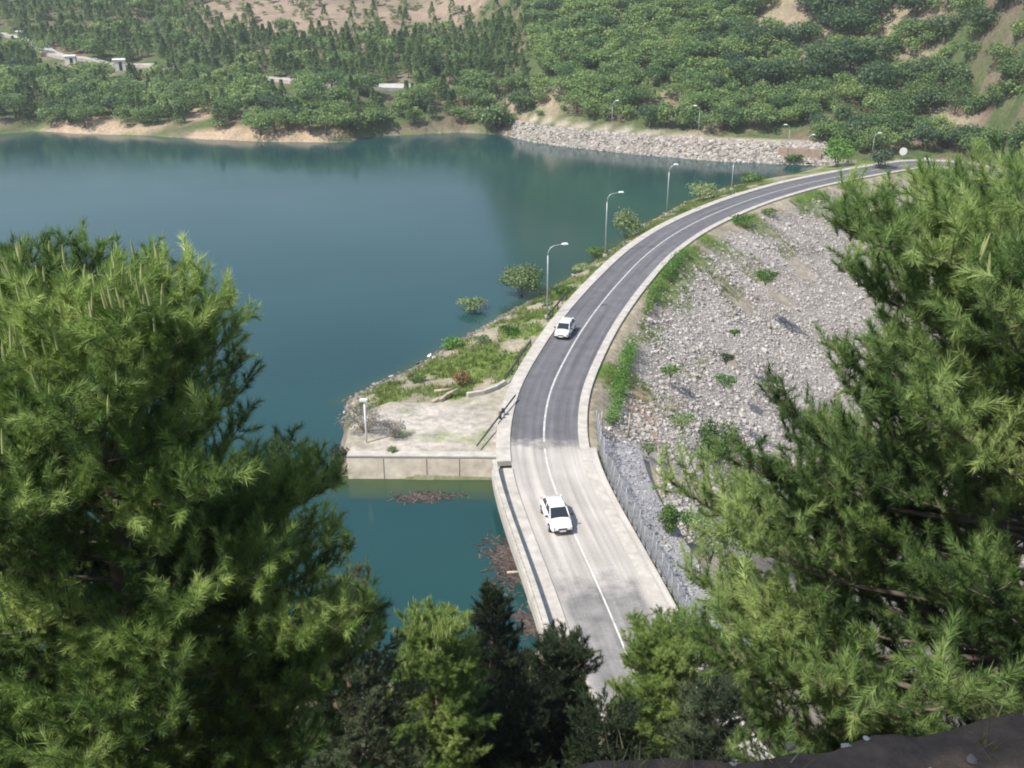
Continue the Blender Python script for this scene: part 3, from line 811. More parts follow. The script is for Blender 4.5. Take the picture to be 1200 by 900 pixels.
# riprap on the far shore and stones along the waterline of the bank
X = rng.uniform(0, end[0] - 14, 9000); T_ = np.interp(X, TX, TY); Y = T_ + rng.uniform(-1, 9.0, 9000)
Z = height(X, Y); P = np.stack([X, Y, Z], 1); P = P[(Z < .9) & (Z > ZW - 1)]
o = stones('riprap', P, np.abs(rng.normal(.24, .12, len(P))) + .12, M['riprap']); tag(o, 'pale riprap stones along the far right shore', kind='stuff')
up = np.array(UP[4:] + spit[:1]); tt = rng.uniform(0, len(up) - 1.001, 900); i_ = tt.astype(int); f_ = (tt - i_)[:, None]
B = up[i_] * (1 - f_) + up[i_ + 1] * f_
B = B + rng.normal(0, .75, B.shape) + np.array([.2, -.15]); Z = height(B[:, 0], B[:, 1]); P = np.stack([B[:, 0], B[:, 1], Z], 1)
o = stones('shore_stones', P, np.abs(rng.normal(.08, .10, len(P))) + .05, M['shorestone']); tag(o, 'loose stones along the waterline of the grassy bank', kind='stuff')
for (px, py, sz, lb) in ((470, 431, .55, 'white boulder at the water edge of the bank'), (504, 417, .35, 'smaller white boulder further along the water edge')):
    q = hit(px, py); o = stones('boulder', np.array([[q[0], q[1], q[2] + .1]]), np.array([sz]), M['white']); tag(o, lb, 'boulder')
for a in ((95, 151, 14), (250, 159, 10), (335, 160, 14), (470, 158, 6)):
    pass

# floating wood debris in the inlet
def debris(cx, cy, rx, ry, n, label):
    A = rng.uniform(0, 2 * np.pi, n); r_ = np.abs(rng.normal(0, .55, n)); X = cx + np.cos(A) * r_ * rx * (1 + .25 * np.sin(3 * A)); Y = cy + np.sin(A) * r_ * ry
    mb_v = []; F_ = []; tn = []
    for k in range(n):
        l = rng.uniform(.05, .30); w_ = rng.uniform(.02, .06); a_ = rng.uniform(0, np.pi); ca, sa = math.cos(a_), math.sin(a_)
        b_ = len(mb_v)
        for zz_ in (ZW - .02, ZW + rng.uniform(.02, .06)):
            for u_, v_ in ((-1, -1), (1, -1), (1, 1), (-1, 1)):
                mb_v.append((X[k] + u_ * l * ca - v_ * w_ * sa, Y[k] + u_ * l * sa + v_ * w_ * ca, zz_))
        F_ += [(b_ + 4, b_ + 5, b_ + 6, b_ + 7), (b_, b_ + 1, b_ + 5, b_ + 4), (b_ + 1, b_ + 2, b_ + 6, b_ + 5), (b_ + 2, b_ + 3, b_ + 7, b_ + 6), (b_ + 3, b_, b_ + 4, b_ + 7)]
        tn += [rng.random()] * 8
    o = link('floating_debris', np_mesh('floating_debris', np.array(mb_v), np.array(F_), M['debris'], tint=tn)); tag(o, label, kind='stuff')
p = at(602, 655, ZW); debris(p[0], p[1], 1.7, 3.2, 1900, 'raft of reddish floating wood beside the bridge')
p = at(632, 728, ZW); debris(p[0], p[1], 1.4, 1.6, 900, 'reddish floating wood at the near bridge end')
p = at(495, 583, ZW); debris(p[0], p[1], 2.2, .8, 420, 'thin drift of reddish wood below the terrace wall')
q = at(605, 672, ZW); mb = MB(); mb.tube([(q[0] - .6, q[1], ZW + .06), (q[0] + .7, q[1] + .1, ZW + .08)], [.1, .08], 8)
tag(mb.build('floating_log', M['deadwood']), 'pale log floating in the reddish debris by the bridge', 'log')
# logs stacked on the terrace
for i, (px, py, rz, l) in enumerate(((515, 468, .9, 1.6), (523, 466, 1.1, 1.9), (531, 463, .8, 1.4), (519, 463, .2, 1.5))):
    q = at(px, py, -.2); dx, dy = math.cos(rz) * l / 2, math.sin(rz) * l / 2
    mb = MB(); mb.tube([(q[0] - dx, q[1] - dy, -.12 + .12 * i), (q[0] + dx, q[1] + dy, -.10 + .14 * i)], [.13, .11], 8)
    tag(mb.build('log', M['deadwood']), 'cut log in the small woodpile at the back of the terrace', 'log', 'woodpile logs on the terrace')

# ------------------------------------------------------------------ foliage generators
def leaf_cloud(n, lobes, size, up=.35, seed=0, shell=.55):
    """leaf faces spread through a set of ellipsoid lobes; lobes = [(cx,cy,cz,rx,ry,rz)]; returns verts, quads, tint"""
    r = np.random.default_rng(seed); lobes = np.array(lobes, float)
    wgt = (lobes[:, 3] * lobes[:, 4] + lobes[:, 3] * lobes[:, 5] + lobes[:, 4] * lobes[:, 5]); wgt /= wgt.sum()
    k = r.choice(len(lobes), n, p=wgt)
    d = r.normal(size=(n, 3)); d /= np.linalg.norm(d, axis=1)[:, None]
    rad = (shell + (1 - shell) * r.random(n)) ** 1.0 * (1 + np.clip(.16 * r.normal(size=n), -.25, .22))
    C = lobes[k, :3] + d * lobes[k, 3:] * rad[:, None]
    nn = d * .8 + r.normal(size=(n, 3)) * .65 + np.array([0, 0, up]); nn /= np.linalg.norm(nn, axis=1)[:, None]
    a = np.cross(nn, r.normal(size=(n, 3))); a /= np.linalg.norm(a, axis=1)[:, None]; b = np.cross(nn, a)
    sz = size * r.uniform(.55, 1.25, n)[:, None]
    V = np.stack([C - a * sz, C - b * sz * .62, C + a * sz, C + b * sz * .62], 1)
    lt = r.random(len(lobes))
    tint = np.clip(.5 + .5 * (lt[k] - .5) + .22 * r.normal(size=n), 0, 1)
    return V.reshape(-1, 3), np.arange(n * 4).reshape(-1, 4), np.repeat(tint, 4)

def crown_lobes(rx, rz, cz, n, r, spread=.6):
    out = [(0, 0, cz, rx * .75, rx * .75, rz * .8)]
    for i in range(n):
        a = 2.4 * i + r.random(); h = r.uniform(-.55, .75); q = spread * rx * math.sqrt(max(.1, 1 - h * h))
        f = r.uniform(.36, .56)
        out.append((math.cos(a) * q, math.sin(a) * q, cz + h * rz * .7, rx * f, rx * f, rz * f * .9))
    return out

def broad_mesh(seed, h, w, n, size, leaf, trunk, nl=7):
    r = random.Random(seed)
    lob = crown_lobes(w / 2, h * .42, h * .56, nl, r)
    V, Fq, tn = leaf_cloud(n, lob, size, seed=seed)
    mb = MB(); mb.tube([(0, 0, -.4), (.05, 0, h * .25), (0, .05, h * .55)], [w * .035, w * .028, w * .012], 6, cap=False)
    tv = np.array(mb.v); tf = np.array(mb.f) + len(V)
    return np_mesh('crown', V, Fq, leaf, tint=tn), mb.mesh('trunk', trunk)

def conifer_data(seed, h, w, n, size):
    r = np.random.default_rng(seed)
    t = r.random(n) ** .75; z = h * (.12 + .88 * t); lay = np.floor(t * 8) / 8
    rad = (w / 2) * (1.02 - lay) * (.35 + .65 * np.sqrt(r.random(n))) * (1 + .2 * np.sin(seed + 9 * t)); a = r.uniform(0, 2 * np.pi, n)
    C = np.stack([np.cos(a) * rad, np.sin(a) * rad, z - .15 * rad], 1)
    out = np.stack([np.cos(a), np.sin(a), np.full(n, -.1)], 1) + .35 * r.normal(size=(n, 3)); out /= np.linalg.norm(out, axis=1)[:, None]
    b = np.cross(out, r.normal(size=(n, 3))); b /= np.linalg.norm(b, axis=1)[:, None]; sz = size * r.uniform(.6, 1.2, n)[:, None]
    V = np.stack([C - out * sz, C - b * sz * .45, C + out * sz, C + b * sz * .45], 1)
    tint = np.clip(.5 + .2 * r.normal(size=n), 0, 1)
    return V.reshape(-1, 3), np.arange(n * 4).reshape(-1, 4), np.repeat(tint, 4)

def conifer_mesh(seed, h, w, n, size, leaf, trunk):
    V, Fq, tn = conifer_data(seed, h, w, n, size)
    mb = MB(); mb.tube([(0, 0, -.4), (0, 0, h * .5), (0, 0, h * .96)], [w * .04, w * .025, w * .006], 5, cap=False)
    tv = np.array(mb.v); tf = np.array(mb.f) + len(V)
    return np_mesh('crown', V, Fq, leaf, tint=tn), mb.mesh('trunk', trunk)

# ------------------------------------------------------------------ far woods
BARE = [  # px ellipses of open ground kept clear of crowns: x, y, rx, ry
    (420, 8, 190, 26), (300, 2, 70, 14), (95, 146, 42, 10), (160, 152, 30, 6), (237, 132, 17, 14), (250, 157, 36, 6), (335, 155, 55, 12), (275, 145, 9, 10),
    (925, 14, 36, 20), (1052, 24, 20, 18), (1030, 50, 12, 8), (1105, 122, 7, 28), (655, 108, 18, 8), (640, 118, 20, 8), (770, 118, 22, 8), (760, 80, 8, 10), (1000, 120, 14, 5),
    (60, 66, 22, 4), (105, 70, 40, 4), (84, 74, 8, 6), (140, 78, 14, 8), (170, 72, 20, 4), (330, 93, 20, 4), (390, 98, 16, 4), (455, 103, 30, 5), (10, 40, 16, 4), (27, 45, 8, 5)]
def bare(px, py):
    m = np.zeros(np.shape(px), bool)
    for x, y, a, b in BARE: m |= ((px - x) / a) ** 2 + ((py - y) / b) ** 2 < 1
    return m

cand = []
X = []; Y = []
yy = 190.0
gxs = np.arange(-230, 300, 3.5); gys = np.arange(120, 520, 3.5)
X, Y = np.meshgrid(gxs, gys); X = (X + rng.uniform(-2, 2, X.shape)).ravel(); Y = (Y + rng.uniform(-2, 2, Y.shape)).ravel()
T_ = np.interp(X, TX, TY); dd = (Y - T_) * .88
lft = X < -4
ok = np.where(lft, dd > 1.0, np.where(X > end[0] - 14, dd > 4, dd > 9)) & (seg_dist(X, Y, ROAD)[0] > 6.5)
X, Y, dd = X[ok], Y[ok], dd[ok]
Z = height(X, Y)
pr = project(np.stack([X, Y, Z], 1))
ok = (pr[:, 0] > -60) & (pr[:, 0] < 1260) & (pr[:, 1] > -45) & (pr[:, 1] < 215)
X, Y, Z, dd, pr = X[ok], Y[ok], Z[ok], dd[ok], pr[ok]
u, v = pr[:, 0], pr[:, 1]
rn = rng.random(len(X))
# plantation of young conifers above the old road on the left, mixed wood below, round trees on the right hand hill
conif = (u < 620) & ((v < 92 + (u - 100) * .03) & (rn < .88) | (rn < .38))
hgt = np.where(conif, rng.uniform(3.8, 6.2, len(X)), rng.uniform(3.6, 6.6, len(X)))
wid = np.where(conif, hgt * rng.uniform(.55, .75, len(X)), hgt * rng.uniform(.95, 1.4, len(X)))
upper = (u > 880) & (v < 120)
big = upper & (rng.random(len(X)) < .22)
hgt = np.where(big, rng.uniform(6.5, 9, len(X)), hgt); wid = np.where(big, hgt * 1.15, wid)
dens = np.where(upper, .9, .98) * 1.0 * np.where((u < 600) & (v < 40), .9, 1)
top = project(np.stack([X, Y, Z + hgt], 1))[:, 1]
midp = (top + v) / 2
clear = bare(u, midp) | (bare(u, v - 1) & bare(u, top))
STRIP = BARE[-10:]
for q_ in (.1, .45, .8):
    for du in (0,):
        for x, y, a, b in STRIP: clear |= ((u + du - x) / a) ** 2 + ((v * (1 - q_) + top * q_ - y) / b) ** 2 < 1
sparse = (rng.random(len(X)) < .13)
scrub = clear & ~sparse & (rng.random(len(X)) < .55) & ((u > 600) | (v < 50))
hgt = np.where(scrub, rng.uniform(.7, 2.0, len(X)), hgt); wid = np.where(scrub, hgt * 1.4, wid); conif = conif & ~scrub; big = big & ~scrub
ok = (rng.random(len(X)) < dens) & (~clear | (sparse & (v < 60)) | scrub)
X, Y, Z, hgt, wid, conif, u, v, big = [q[ok] for q in (X, Y, Z, hgt, wid, conif, u, v, big)]
dep = project(np.stack([X, Y, Z], 1))[:, 2]
apparent = hgt * wid / dep ** 2
log('far trees', len(X), 'conifers', int(conif.sum()))
LB = {'c1': ('small dark conifer in the plantation above the pale old road', 'conifers in the far plantation'),
      'c2': ('narrow conifer in the mixed wood between the old road and the lake', 'conifers in the wood by the far shore'),
      'b1': ('leafy tree in the mixed wood on the far left shore', 'leafy trees of the far left shore'),
      'b2': ('round leafy tree in the thick wood above the riprap shore', 'leafy trees above the far riprap'),
      'b3': ('round tree on the dry slope at the upper right', 'trees on the upper right slope'),
      'd1': ('large dark round tree on the bare upper right slope', 'dark round trees on the upper right slope')}
bro = [broad_mesh(100 + i, 5.0, (5.0, 4.0, 6.2, 3.5, 5.6, 4.6)[i], 1100, (.20, .17, .22, .24, .16, .21)[i], M['far'], M['trunk'], (7, 4, 10, 3, 12, 6)[i]) for i in range(6)]
bdk = [broad_mesh(120 + i, 5.0, 5.0, 1100, .21, M['fardark'], M['trunk']) for i in range(3)]
con = [conifer_mesh(140 + i, 5.0, 2.6, 650, .23, M['conifer'], M['trunk']) for i in range(5)]
order = np.argsort(-apparent)
nc = nb = 0; rest = []
for i in order:
    isb = not conif[i]
    if (conif[i] and nc >= 240) or (isb and nb >= 300):
        rest.append(i); continue
    if conif[i]:
        nc += 1; me = con[i % 5]; key = 'c1' if v[i] < 92 else 'c2'; nm = 'conifer_tree'; base = (5.0, 2.6)
    else:
        nb += 1; dark = big[i] or random.random() < .16; me = (bdk[i % 3] if dark else bro[i % 6]); nm = 'broadleaf_tree'; base = (5.0, 5.0)
        key = 'd1' if big[i] else ('b1' if u[i] < 590 else ('b3' if (u[i] > 880 and v[i] < 120) else 'b2'))
    o = bpy.data.objects.new(nm, None); COL.objects.link(o)
    link('crown', me[0], o); link('trunk', me[1], o)
    o.location = (X[i], Y[i], Z[i] - .1); o.rotation_euler = (0, 0, random.uniform(0, 6.28)); k = wid[i] / base[1]
    o.scale = (k, k * random.uniform(.85, 1.15), hgt[i] / base[0])
    tag(o, LB[key][0], 'tree', LB[key][1])
VV = []; FF = []; TT = []; MI = []; nb_ = 0
tc_ = [conifer_data(160 + i, 1, .52, 300, .06) for i in range(4)]
rr = random.Random(3)
tb_ = [leaf_cloud(420, crown_lobes(.5, .42, .56, 6, rr), .06, seed=170 + i) for i in range(4)]
for i in rest:
    V0, F0, T0 = (tc_ if conif[i] else tb_)[i % 4]
    a_ = rng.uniform(0, 6.28); ca, sa = math.cos(a_), math.sin(a_)
    sx = wid[i] / .52 if conif[i] else wid[i]
    Vx = V0 * np.array([sx, sx, hgt[i]]); Vx = np.stack([Vx[:, 0] * ca - Vx[:, 1] * sa, Vx[:, 0] * sa + Vx[:, 1] * ca, Vx[:, 2]], 1) + np.array([X[i], Y[i], Z[i] - .1])
    VV.append(Vx); FF.append(F0 + nb_); nb_ += len(Vx); TT.append(np.clip(T0 + rng.uniform(-.28, .28), 0, 1)); MI.append(np.full(len(F0), 0 if conif[i] else 1))
if rest:
    o = link('distant_woodland', np_mesh('distant_woodland', np.vstack(VV), np.vstack(FF), [M['conifer'], M['far']], np.concatenate(MI), tint=np.concatenate(TT)))
    tag(o, 'further trees of the wooded hills beyond the lake', kind='stuff')
log('individual', nc, nb, 'rest', len(rest))

# old road with pale walls on the far left hillside
def drape(name, pts, w_, mat, lift, thick):
    P = [hit(*p) for p in pts]; S_ = spline([p[:2] for p in P], 3.0); V = []; Fq = []
    tg = np.gradient(S_, axis=0); tg /= np.linalg.norm(tg, axis=1)[:, None]
    for p, t in zip(S_, tg):
        n_ = np.array([-t[1], t[0]])
        zc = float(height(np.array([p[0]]), np.array([p[1]]))[0])
        for sd, zt in ((-1, lift), (1, lift), (1, -thick), (-1, -thick)):
            q = p + n_ * sd * w_ / 2; V.append((q[0], q[1], zc + zt))
    for i in range(len(S_) - 1):
        for k in range(4):
            k2 = (k + 1) % 4; Fq.append((i * 4 + k, i * 4 + k2, (i + 1) * 4 + k2, (i + 1) * 4 + k))
    return link(name, np_mesh(name, np.array(V), np.array(Fq), mat))
o = drape('old_road', [(-30, 36), (30, 46), (60, 63), (110, 71), (170, 77), (250, 88), (330, 94), (400, 99), (480, 104)], 4.0, M['kerb'], .5, 2.0); o['kind'] = 'structure'
# pale houses and walls by the old road
for (px, py, w_, h_, lb) in ((84, 76, 2.8, 2.4, 'small white hut below the old road at the far left'), (141, 82, 3.2, 2.8, 'white hut below the old road beside the conifers'), (27, 46, 2.6, 2.2, 'white block beside the old road at the left edge')):
    q = hit(px, py)
    hs = empty('hut', tuple(q), random.uniform(-.3, .3), lb, 'hut', 'white huts by the old road')
    mb = MB(); mb.box((0, 0, h_ / 2 - .3), (w_, 2.4, h_ + .6)); mb.build('wall', M['buildwall'], hs)
    mb = MB(); mb.box((0, 0, h_ + .12), (w_ + .5, 2.9, .22), top=(.9, .9)); mb.build('roof', M['white'], hs)
    mb = MB(); mb.box((.3, -1.21, h_ * .4), (.8, .06, h_ * .8)); mb.build('door', M['black'], hs)
q = hit(458, 105); mb = MB(); mb.box((q[0], q[1], q[2] + .5), (11, .6, 1.8), .05)
tag(mb.build('parapet_wall', M['white'], bevel=.05), 'white parapet wall at the right end of the old road', 'wall')
# brown masonry wall at the far dam end
a = hit(912, 182); b = hit(962, 186); mid = (a + b) / 2; dv = b - a
mb = MB(); mb.box((mid[0], mid[1], mid[2] + .4), (math.hypot(dv[0], dv[1]), .8, 2.6), math.atan2(dv[1], dv[0]))
bw = mb.build('bank_wall', plain('brown_masonry', (.33, .25, .19), .9, var=.25, scale=1.5, bump=.4)); tag(bw, 'brown masonry wall on the bank before the bright green tree', 'wall')

# ------------------------------------------------------------------ shrubs
def shrub(name, q, w_, h_, n, size, mat, label, cat='shrub', grp=None, seed=0, lobes=7, depth=None, stems=4, stem_mat=None, sep=.6):
    r = random.Random(seed); o = empty(name, tuple(q), r.uniform(0, 6), label, cat, grp)
    lob = crown_lobes(w_ / 2, h_ * .46, h_ * .52, lobes, r, sep)
    V, Fq, tn = leaf_cloud(n, lob, size, seed=seed + 500, shell=.4)
    link('foliage', np_mesh('foliage', V, Fq, mat, tint=tn), o)
    mb = MB()
    for k in range(stems):
        a_ = 6.28 * k / stems + r.random(); e_ = Vector((math.cos(a_) * w_ * .28, math.sin(a_) * w_ * .28, h_ * .75))
        mb.tube([(0, 0, -.25), tuple(e_ * .5 + Vector((0, 0, .05 * h_))), tuple(e_)], [.03 + .02 * h_ / 3, .03, .012], 5, cap=False)
    mb.build('stem', stem_mat or M['twig'], o)
    return o
sd = 900
def at_bank(px, py): return hit(px, py)
SH = [
    ('willow_bush', (611, 347), 5.8, 4.4, 4200, .14, 'willow', 'round pale green bush at the water edge left of the nearest lamp', 'bush'),
    ('bank_bush', (660, 345), 2.6, 1.3, 800, .12, 'shrub', 'green bush on the bank just behind the nearest lamp', 'bush'),
    ('bank_bush', (640, 358), 2.0, 1.0, 600, .11, 'willow', 'pale bush on the bank right beside the nearest lamp foot', 'bush'),
    ('bank_bush', (598, 392), 2.4, 1.1, 800, .10, 'hedge', 'bright green bush on the bank below the round willow bush', 'bush'),
    ('bank_bush', (566, 402), 2.0, .9, 600, .10, 'willow', 'pale low bush on the bank between the boulders and the guard rail', 'bush'),
    ('bank_bush', (530, 408), 2.6, 1.3, 900, .10, 'hedge', 'green bush at the water edge beside the smaller white boulder', 'bush'),
    ('bank_bush', (490, 448), 1.8, .8, 500, .09, 'shrub', 'small green bush behind the left end of the terrace', 'bush'),
    ('bank_bush', (681, 318), 2.6, 1.2, 800, .12, 'willow', 'pale bush between the first and second lamps', 'bush'),
    ('slope_tree', (876, 655), 3.6, 3.8, 3000, .085, 'shrub', 'broad green tree tucked against the right hand pine below the grey green one', 'tree'),
    ('low_bush', (555, 364), 4.2, 1.5, 900, .14, 'willow', 'low pale bush growing in the lake shallows', 'bush'),
    ('bank_tree', (733, 281), 5.0, 5.4, 1500, .18, 'willow', 'feathery grey green tree on the bank behind the second lamp', 'tree'),
    ('bank_bush', (700, 303), 3.6, 1.9, 900, .15, 'shrub', 'low green bush at the foot of the second lamp', 'bush'),
    ('bank_bush', (823, 235), 5.2, 3.4, 1300, .18, 'willow', 'pale bush on the bank between the two farther lamps', 'bush'),
    ('bank_bush', (880, 214), 5.0, 1.8, 800, .2, 'shrub', 'flat green bush by the far waterline', 'bush'),
    ('roadside_tree', (980, 196), 6.5, 6.2, 1500, .26, 'hedge', 'bright green leafy tree on the lake side of the far dam end', 'tree'),
    ('pale_shrub', (1031, 198), 5.0, 4.2, 1000, .24, 'pinegrey', 'pale grey green shrub beside the far dam lamp', 'shrub'),
    ('cove_tree', (582, 154), 9.5, 7.0, 1500, .4, 'willow', 'pale green spreading tree at the left end of the riprap', 'tree'),
    ('shore_bush', (930, 190), 4.0, 1.8, 500, .25, 'shrub', 'green bush below the brown bank wall', 'bush'),
    ('slope_bush', (897, 332), 3.6, 2.2, 1100, .14, 'shrub', 'grey green bush highest on the open rubble face', 'bush'),
    ('slope_bush', (851, 424), 1.9, 1.1, 520, .1, 'darkshaded', 'small dark bush in the middle of the rubble face', 'bush'),
    ('slope_bush', (861, 392), 1.3, .8, 320, .1, 'shrub', 'tiny bush above the small dark bush on the rubble', 'bush'),
    ('slope_bush', (849, 452), 2.4, 1.2, 560, .1, 'hedge', 'spreading green bush beneath the small dark bush on the rubble', 'bush'),
    ('slope_bush', (786, 440), 2.4, 1.0, 560, .1, 'shrub', 'straggling bush on the rubble right of the hedge', 'bush'),
    ('slope_bush', (868, 262), 4.2, 1.2, 700, .15, 'shrub', 'dark low bush on the shoulder of the far bend', 'bush'),
    ('slope_bush', (900, 250), 3.4, .9, 420, .15, 'shrub', 'small bush on the shoulder nearest the dam end', 'bush'),
    ('slope_tree', (838, 560), 3.4, 5.4, 3600, .10, 'shrub', 'slim light green tree at the left edge of the right hand pine', 'tree'),
    ('slope_tree', (782, 632), 1.8, 3.2, 1500, .085, 'shrub', 'small upright green tree beside the spillway apron', 'tree'),
    ('slope_tree', (832, 655), 3.6, 4.2, 3600, .085, 'willow', 'pale bushy tree between the spillway apron and the right hand pine', 'tree'),
    ('slope_tree', (868, 600), 3.8, 5.0, 3600, .09, 'pinegrey', 'grey green bushy tree touching the right hand pine', 'tree'),
    ('slope_tree', (862, 716), 3.2, 4.0, 3400, .08, 'shrub', 'leafy tree just above the patch of brown earth', 'tree'),
    ('slope_bush', (800, 500), 2.6, 1.3, 800, .09, 'willow', 'pale sprawling bush on the rubble between the hedge posts and the slim tree', 'bush'),
    ('slope_bush', (806, 618), 1.7, 1.5, 700, .08, 'hedge', 'fresh green bush between the two trees beside the apron', 'bush'),
    ('slope_bush', (815, 690), 1.8, 1.3, 700, .08, 'willow', 'pale bush at the foot of the apron above the barrier', 'bush'),
    ('slope_bush', (768, 592), 1.2, .7, 300, .07, 'shrub', 'small weedy bush on the pale earth beside the apron', 'bush'),
    ('slope_bush', (760, 530), 1.7, .9, 380, .08, 'shrub', 'low yellow green bush under the pale posts', 'bush'),
    ('dry_bush', (541, 452), 1.9, 1.9, 700, .1, 'dry', 'dry orange brown bush behind the terrace woodpile', 'bush'),
    ('brush_heap', (428, 506), 4.4, 2.3, 2400, .06, 'brush', 'grey tangled brushwood heap at the left end of the terrace', 'brushwood'),
    ('brush_heap', (462, 512), 2.4, 1.6, 1200, .06, 'brush', 'smaller grey brushwood heap right of the terrace post', 'brushwood'),
    ('wall_bush', (398, 548), 2.2, 2.2, 1000, .09, 'darkshaded', 'dark bush at the left end of the retaining wall', 'bush'),
    ('rim_bush', (460, 530), .9, .6, 200, .07, 'shrub', 'small bush hanging over the top of the retaining wall', 'bush'),
]
for i, (nm, px, w_, h_, n_, sz, mt, lb, cat) in enumerate(SH):
    q = hit(*px); q[2] = max(q[2], ZW) - .05
    shrub(nm, q, w_, h_, n_, sz, M[mt], lb, cat, seed=sd + i, stem_mat=M['deadwood'] if 'brush' in nm else None, stems=26 if 'brush' in nm else 4)
# hedges along the downstream shoulder: one mass each, built over a row of lobes
def hedge(name, pts, w_, h_, n, size, mat, label, seed):
    P = [hit(*p) for p in pts]; S_ = spline([p for p in P], .9); o0 = S_.mean(0)
    r = random.Random(seed); lob = []
    for p in S_:
        f = r.uniform(.7, 1.15); lob.append((p[0] - o0[0] + r.uniform(-.3, .3), p[1] - o0[1], p[2] - o0[2] + h_ * .4 * f, w_ / 2 * f, w_ / 2 * f, h_ * .5 * f))
    o = empty(name, tuple(o0), 0, label, 'hedge')
    V, Fq, tn = leaf_cloud(n, lob, size, seed=seed, shell=.35); link('foliage', np_mesh('foliage', V, Fq, mat, tint=tn), o)
    mb = MB()
    for p in S_[::2]: 
        b_ = p - o0; mb.tube([(b_[0], b_[1], b_[2] - .2), (b_[0] + .1, b_[1], b_[2] + h_ * .6)], [.04, .02], 5)
    mb.build('stem', M['twig'], o)
hedge('hedge', [(718, 498), (724, 470), (730, 440), (738, 410)], 1.9, 1.7, 5200, .085, M['hedge'], 'bright green overgrown hedge on the right shoulder by the road bend', 31)
hedge('hedge', [(757, 368), (764, 350), (770, 336)], 1.5, 1.2, 1500, .1, M['shrub'], 'short green hedge on the right shoulder level with the second car', 32)
hedge('hedge', [(780, 328), (790, 315), (800, 300)], 1.8, 1.6, 1700, .11, M['hedge'], 'farther green hedge on the right shoulder beyond the short one', 33)

# grass tufts on the bank
def grass(name, n, region, label, size, mat, seed):
    r = np.random.default_rng(seed); x0, x1, y0, y1 = region[0]
    X = r.uniform(x0, x1, n); Y = r.uniform(y0, y1, n); ok = region[1](X, Y); X, Y = X[ok], Y[ok]; Z = height(X, Y); m = len(X)
    B = 7; C = np.repeat(np.stack([X, Y, Z], 1), B, 0) + r.normal(0, 1, (m * B, 3)) * np.array([.16, .16, 0])
    a = r.uniform(0, 6.28, m * B); le = r.normal(0, .35, (m * B, 2)); h = size * r.uniform(.5, 1.3, m * B)
    w_ = .045
    V = np.stack([C + np.stack([np.cos(a) * w_, np.sin(a) * w_, 0 * a - .05], 1), C - np.stack([np.cos(a) * w_, np.sin(a) * w_, 0 * a + .05], 1),
                  C + np.stack([le[:, 0] * h, le[:, 1] * h, h], 1)], 1).reshape(-1, 3)
    tn = np.repeat(np.clip(fbm(C[:, 0], C[:, 1], 4, 77, 3) + r.normal(0, .15, m * B), 0, 1), 3)
    o = link(name, np_mesh(name, V, np.arange(len(V)).reshape(-1, 3), mat, tint=tn)); tag(o, label, kind='stuff')
def bank_region(X, Y):
    d_, sd_, _ = seg_dist(X, Y, ROAD); dl_ = seg_dist(X, Y, LAKE + [LAKE[0]])[0]
    return (sd_ < 0) & (d_ > 4.0) & ~inside(X, Y, LAKE) & ~inside(X, Y, TERR) & (dl_ > .9) & (Y < np.interp(X, TX, TY) - 2) & (fbm(X, Y, 2.2, 51) > .42)
M['grass'] = leafmat('bank_grass', (.09, .13, .03), (.17, .24, .05), (.34, .36, .15), .3, False)
grass('grass', 42000, ((-16, 45, 72, 190), bank_region), 'green and straw coloured grass on the lake side bank', .38, M['grass'], 5)
def down_region(X, Y):
    d_, sd_, _ = seg_dist(X, Y, ROAD)
    return (sd_ > 0) & (d_ > 4.0) & (d_ < 12) & (Y > 70) & (fbm(X, Y, 6, 41) > np.where(d_ < 7, .47, .60))
grass('grass', 26000, ((4, 70, 68, 180), down_region), 'thin grass along the downstream shoulder of the road', .35, M['grass'], 6)
def near_region(X, Y):
    return ~inside(X, Y, LAKE) & (seg_dist(X, Y, ROAD)[0] > 4.2) & (height(X, Y) > ZW + .4) & (fbm(X, Y, 3, 91) > .45)
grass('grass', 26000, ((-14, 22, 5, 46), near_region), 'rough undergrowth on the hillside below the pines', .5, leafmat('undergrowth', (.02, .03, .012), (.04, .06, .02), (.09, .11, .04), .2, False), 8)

# ------------------------------------------------------------------ pines
def tuft_template(r, n, L, nl, w_):
    t = r.random(n); a = r.uniform(0, 2 * np.pi, n)
    al = np.radians(r.uniform(20, 66, n)) * (1.1 - .45 * t)
    d = np.stack([np.sin(al) * np.cos(a), np.sin(al) * np.sin(a), np.cos(al)], 1)
    B = np.zeros((n, 3)); B[:, 2] = t * L
    ln = nl * r.uniform(.75, 1.15, n)
    side = np.cross(d, r.normal(size=(n, 3))); side /= np.linalg.norm(side, axis=1)[:, None]
    tip = B + d * ln[:, None]
    tip[:, 2] -= .0
    return np.stack([B - side * w_ / 2, B + side * w_ / 2, tip], 1).reshape(-1, 3)

def frames(D, r):
    D = D / np.linalg.norm(D, axis=1)[:, None]
    A = np.cross(D, r.normal(size=D.shape)); A /= np.linalg.norm(A, axis=1)[:, None]; B = np.cross(D, A)
    return np.stack([A, B, D], 2)

